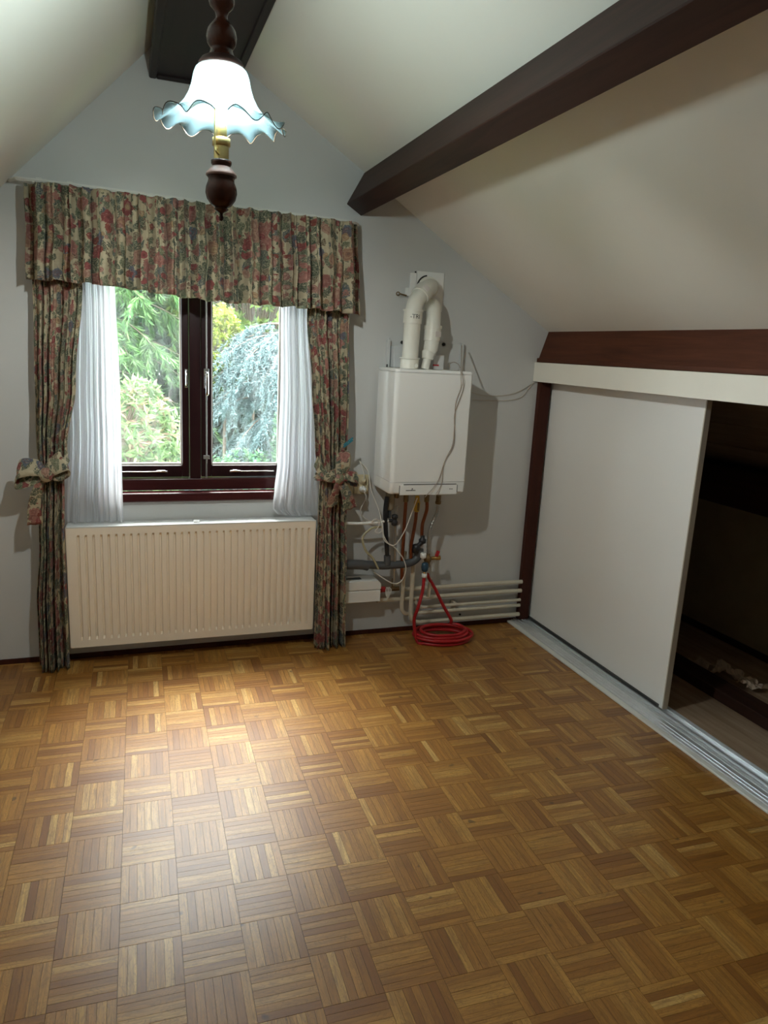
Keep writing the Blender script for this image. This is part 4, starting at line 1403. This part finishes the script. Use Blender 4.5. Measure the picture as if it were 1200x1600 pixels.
# ------------------------------------------------------------------ garden outside the window
def leaves(name, pos, dirs, ln, wd, cols, mat, parent):
    """many small folded leaf blades as one mesh; pos, dirs (n,3), ln, wd (n,), cols (n,3)"""
    n = len(pos)
    d = dirs / np.maximum(1e-6, np.linalg.norm(dirs, axis=1, keepdims=True))
    rnd = RNG.normal(size=(n, 3))
    s_ = np.cross(d, rnd)
    s_ /= np.maximum(1e-6, np.linalg.norm(s_, axis=1, keepdims=True))
    nn = np.cross(d, s_)
    mid = pos + d * (ln * .45)[:, None] + nn * (wd * .12)[:, None]
    v = np.empty((n, 4, 3))
    v[:, 0] = pos
    v[:, 1] = mid + s_ * (wd * .5)[:, None]
    v[:, 2] = pos + d * ln[:, None] - nn * (wd * .15)[:, None]
    v[:, 3] = mid - s_ * (wd * .5)[:, None]
    me = bpy.data.meshes.new(name)
    me.vertices.add(n * 4)
    me.vertices.foreach_set('co', v.reshape(-1))
    me.loops.add(n * 4)
    me.loops.foreach_set('vertex_index', np.arange(n * 4, dtype=np.int32))
    me.polygons.add(n)
    me.polygons.foreach_set('loop_start', np.arange(0, n * 4, 4, dtype=np.int32))
    a = me.attributes.new('leafcol', 'FLOAT_COLOR', 'FACE')
    a.data.foreach_set('color', np.concatenate([cols, np.ones((n, 1))], 1).astype(np.float32).reshape(-1))
    me.materials.append(M[mat])
    me.update(calc_edges=True)
    o = bpy.data.objects.new(name, me)
    COL.objects.link(o)
    o.parent = parent
    o['kind'] = 'stuff'
    return o


GZ = -2.6
struct(MB().box(-12, 16, 0.3, 24, GZ - .1, GZ).build('ground', 'lawn'))


def palette(n, cols, jit=.18):
    c = np.array(cols)[RNG.integers(0, len(cols), n)]
    return np.clip(0.37 * c * (1 + RNG.normal(0, jit, (n, 1))), 0.003, 1)


def trunk(t, x, y, z1, r0, lean=0.0):
    MB().tube([(x, y, GZ), (x + lean * .3, y, GZ + (z1 - GZ) * .4), (x + lean, y, z1)], [r0, r0 * .75, r0 * .25], 9).build('trunk', 'bark', t)


def conifer(name, label, x, y, z1, rad, nb, cols, blade, width, droop=.55, twig=14, per=26, z0=GZ + .4, fan=.35, power=.7):
    """branches leave the trunk, sag outwards and carry hanging sprays"""
    t = thing(name, label, 'tree', 'trees in the garden outside the window')
    trunk(t, x, y, z1, rad * .07 + .05)
    P, D = [], []
    br = MB()
    for b in range(nb):
        h = z0 + (z1 - z0) * RNG.random() ** .9
        L = rad * (1 - (h - z0) / (z1 - z0 + .3)) ** power * RNG.uniform(.75, 1.1) + .15
        a = RNG.uniform(0, 2 * math.pi)
        if RNG.random() < .7:
            a = -math.pi / 2 + RNG.normal(0, .9)
        dirh = np.array([math.cos(a), math.sin(a), 0])
        ts = np.linspace(0, 1, 6)
        pts = [np.array([x, y, h]) + dirh * L * q + np.array([0, 0, L * (.18 * q - droop * q * q)]) for q in ts]
        br.tube(pts, [(.004 + .007 * rad) * (1 - .85 * q) for q in ts], 5)
        for k in range(twig):
            q = RNG.uniform(.25, 1.0)
            base = np.array([x, y, h]) + dirh * L * q + np.array([0, 0, L * (.18 * q - droop * q * q)])
            td = dirh * RNG.uniform(.2, 1) + np.array([-dirh[1], dirh[0], 0]) * RNG.uniform(-1, 1) + np.array([0, 0, -RNG.uniform(.2, 1.3)])
            td /= np.linalg.norm(td)
            tl = RNG.uniform(.14, .42) * min(1.0, rad / 1.4)
            s_ = RNG.random(per)
            pos = base + td * (tl * s_)[:, None] + np.array([0, 0, -1]) * (tl * .35 * s_ ** 2)[:, None]
            dv = td + RNG.normal(0, fan, (per, 3)) + np.array([0, 0, -.25])
            P.append(pos)
            D.append(dv)
    P, D = np.concatenate(P), np.concatenate(D)
    n = len(P)
    br.build('branches', 'bark', t)
    tw = np.repeat(RNG.uniform(.55, 1.45, n // per + 1), per)[:n, None]
    leaves('foliage', P, D, RNG.uniform(.7, 1.3, n) * blade, RNG.uniform(.7, 1.3, n) * width, np.clip(palette(n, cols) * tw, 0.002, 1), 'needle', t)
    return t


def bush(name, label, c, r, n_cl, per, blade, width, cols, tipcols=None, cat='shrub', stems=True, spread=1.0, mat='leaf', up=.5, grp='shrubs in the garden outside the window'):
    """rosettes of leaves over a lumpy crown"""
    t = thing(name, label, cat, grp)
    P, D, Cc = [], [], []
    br = MB()
    for k in range(n_cl):
        v = RNG.normal(size=3)
        v /= np.linalg.norm(v)
        rr = RNG.uniform(.55, 1.0) ** .6
        p = np.array(c) + v * np.array(r) * rr
        if k % 6 == 0:
            br.tube([(c[0], c[1], c[2] - r[2] * .9), tuple(np.array(c) * .5 + p * .5 - np.array([0, 0, .1])), tuple(p)], [.016, .010, .004], 5)
        ax_ = v * .8 + np.array([0, -.25, up])
        ax_ /= np.linalg.norm(ax_)
        az = RNG.uniform(0, 2 * math.pi, per)
        e1 = np.cross(ax_, [0.3, 0.9, 0.2]); e1 /= np.linalg.norm(e1)
        e2 = np.cross(ax_, e1)
        dv = (e1[None] * np.cos(az)[:, None] + e2[None] * np.sin(az)[:, None]) * spread + ax_[None] * RNG.uniform(-.1, .9, (per, 1))
        P.append(p[None] + ax_[None] * RNG.uniform(-.05, .03, (per, 1)))
        D.append(dv)
        cc = palette(per, cols) * RNG.uniform(.6, 1.4)
        if tipcols is not None and RNG.random() < .45:
            m_ = RNG.random(per) < .5
            cc[m_] = palette(int(m_.sum()), tipcols)
        Cc.append(cc)
    P, D, Cc = map(np.concatenate, (P, D, Cc))
    n = len(P)
    MB().tube([(c[0], c[1], GZ), (c[0] + .05, c[1], c[2] - r[2] * .5), (c[0], c[1], c[2] + r[2] * .2)], [.03, .018, .008], 7).build('stem', 'bark', t)
    br.build('branches', 'bark', t)
    leaves('foliage', P, D, RNG.uniform(.7, 1.25, n) * blade, RNG.uniform(.8, 1.2, n) * width, Cc, mat, t)
    return t


G1 = [(.19, .45, .11), (.30, .58, .17), (.12, .32, .09), (.38, .64, .22)]
G2 = [(.42, .62, .12), (.52, .70, .14), (.30, .50, .10), (.20, .36, .09)]
GB = [(.34, .52, .52), (.42, .60, .60), (.27, .43, .44), (.50, .66, .66)]
GD = [(.07, .15, .07), (.11, .22, .10), (.08, .18, .11)]
conifer('feathery_conifer', 'tall feathery light green conifer behind the left pane', -0.15, 7.0, 4.6, 2.3, 150, G1, .13, .020, .42, 18, 30, fan=.40)
conifer('blue_cedar', 'weeping blue grey cedar behind the right pane', 2.05, 5.2, 1.85, 1.6, 78, GB, .050, .013, .45, 28, 70, z0=-1.4, fan=.75, power=.45)
bush('yellow_shrub', 'bright yellow green shrub above the cedar in the right pane', (1.36, 5.7, 1.66), (.24, .30, .38), 190, 16, .06, .03, [(.62, .74, .08), (.72, .80, .14), (.5, .62, .08)])
bush('leafy_tree', 'loose green tree filling the upper right pane', (2.0, 7.4, 2.1), (1.3, .8, 1.3), 900, 16, .11, .040, G2, cat='tree', grp='trees in the garden outside the window')
bush('rhododendron', 'rhododendron with pinkish new leaves in the lower left pane', (0.10, 3.2, .66), (.62, .55, .62), 400, 15, .095, .025,
     [(.36, .58, .20), (.46, .66, .26), (.28, .48, .18)], [(.62, .40, .30), (.70, .58, .30), (.55, .34, .24)])
bush('low_shrub', 'low green shrub along the bottom edge of the panes', (1.3, 4.0, .12), (1.1, .35, .34), 330, 14, .06, .024, [(.20, .46, .20), (.30, .56, .24), (.24, .50, .30)])
bush('small_shrub', 'small mid green shrub beside the cedar at the right frame', (1.85, 4.1, .62), (.18, .2, .30), 70, 14, .06, .030, [(.22, .50, .26), (.32, .60, .32)])
for i, (x, y, r_, lab) in enumerate(((-4.2, 9.5, 2.6, 'dark evergreen tree far left beyond the garden'), (1.2, 10.5, 2.8, 'dark evergreen tree behind the leafy tree'),
                                    (5.8, 9.5, 2.7, 'dark evergreen tree far right beyond the garden'),
                                    (3.2, 11.0, 2.6, 'dark evergreen tree behind the weeping cedar'), (-1.6, 11.0, 2.6, 'dark evergreen tree behind the feathery conifer'))):
    conifer('evergreen_tree', lab, x, y, 5.6, r_, 170, GD, .28, .07, .35, 16, 24, fan=.6)
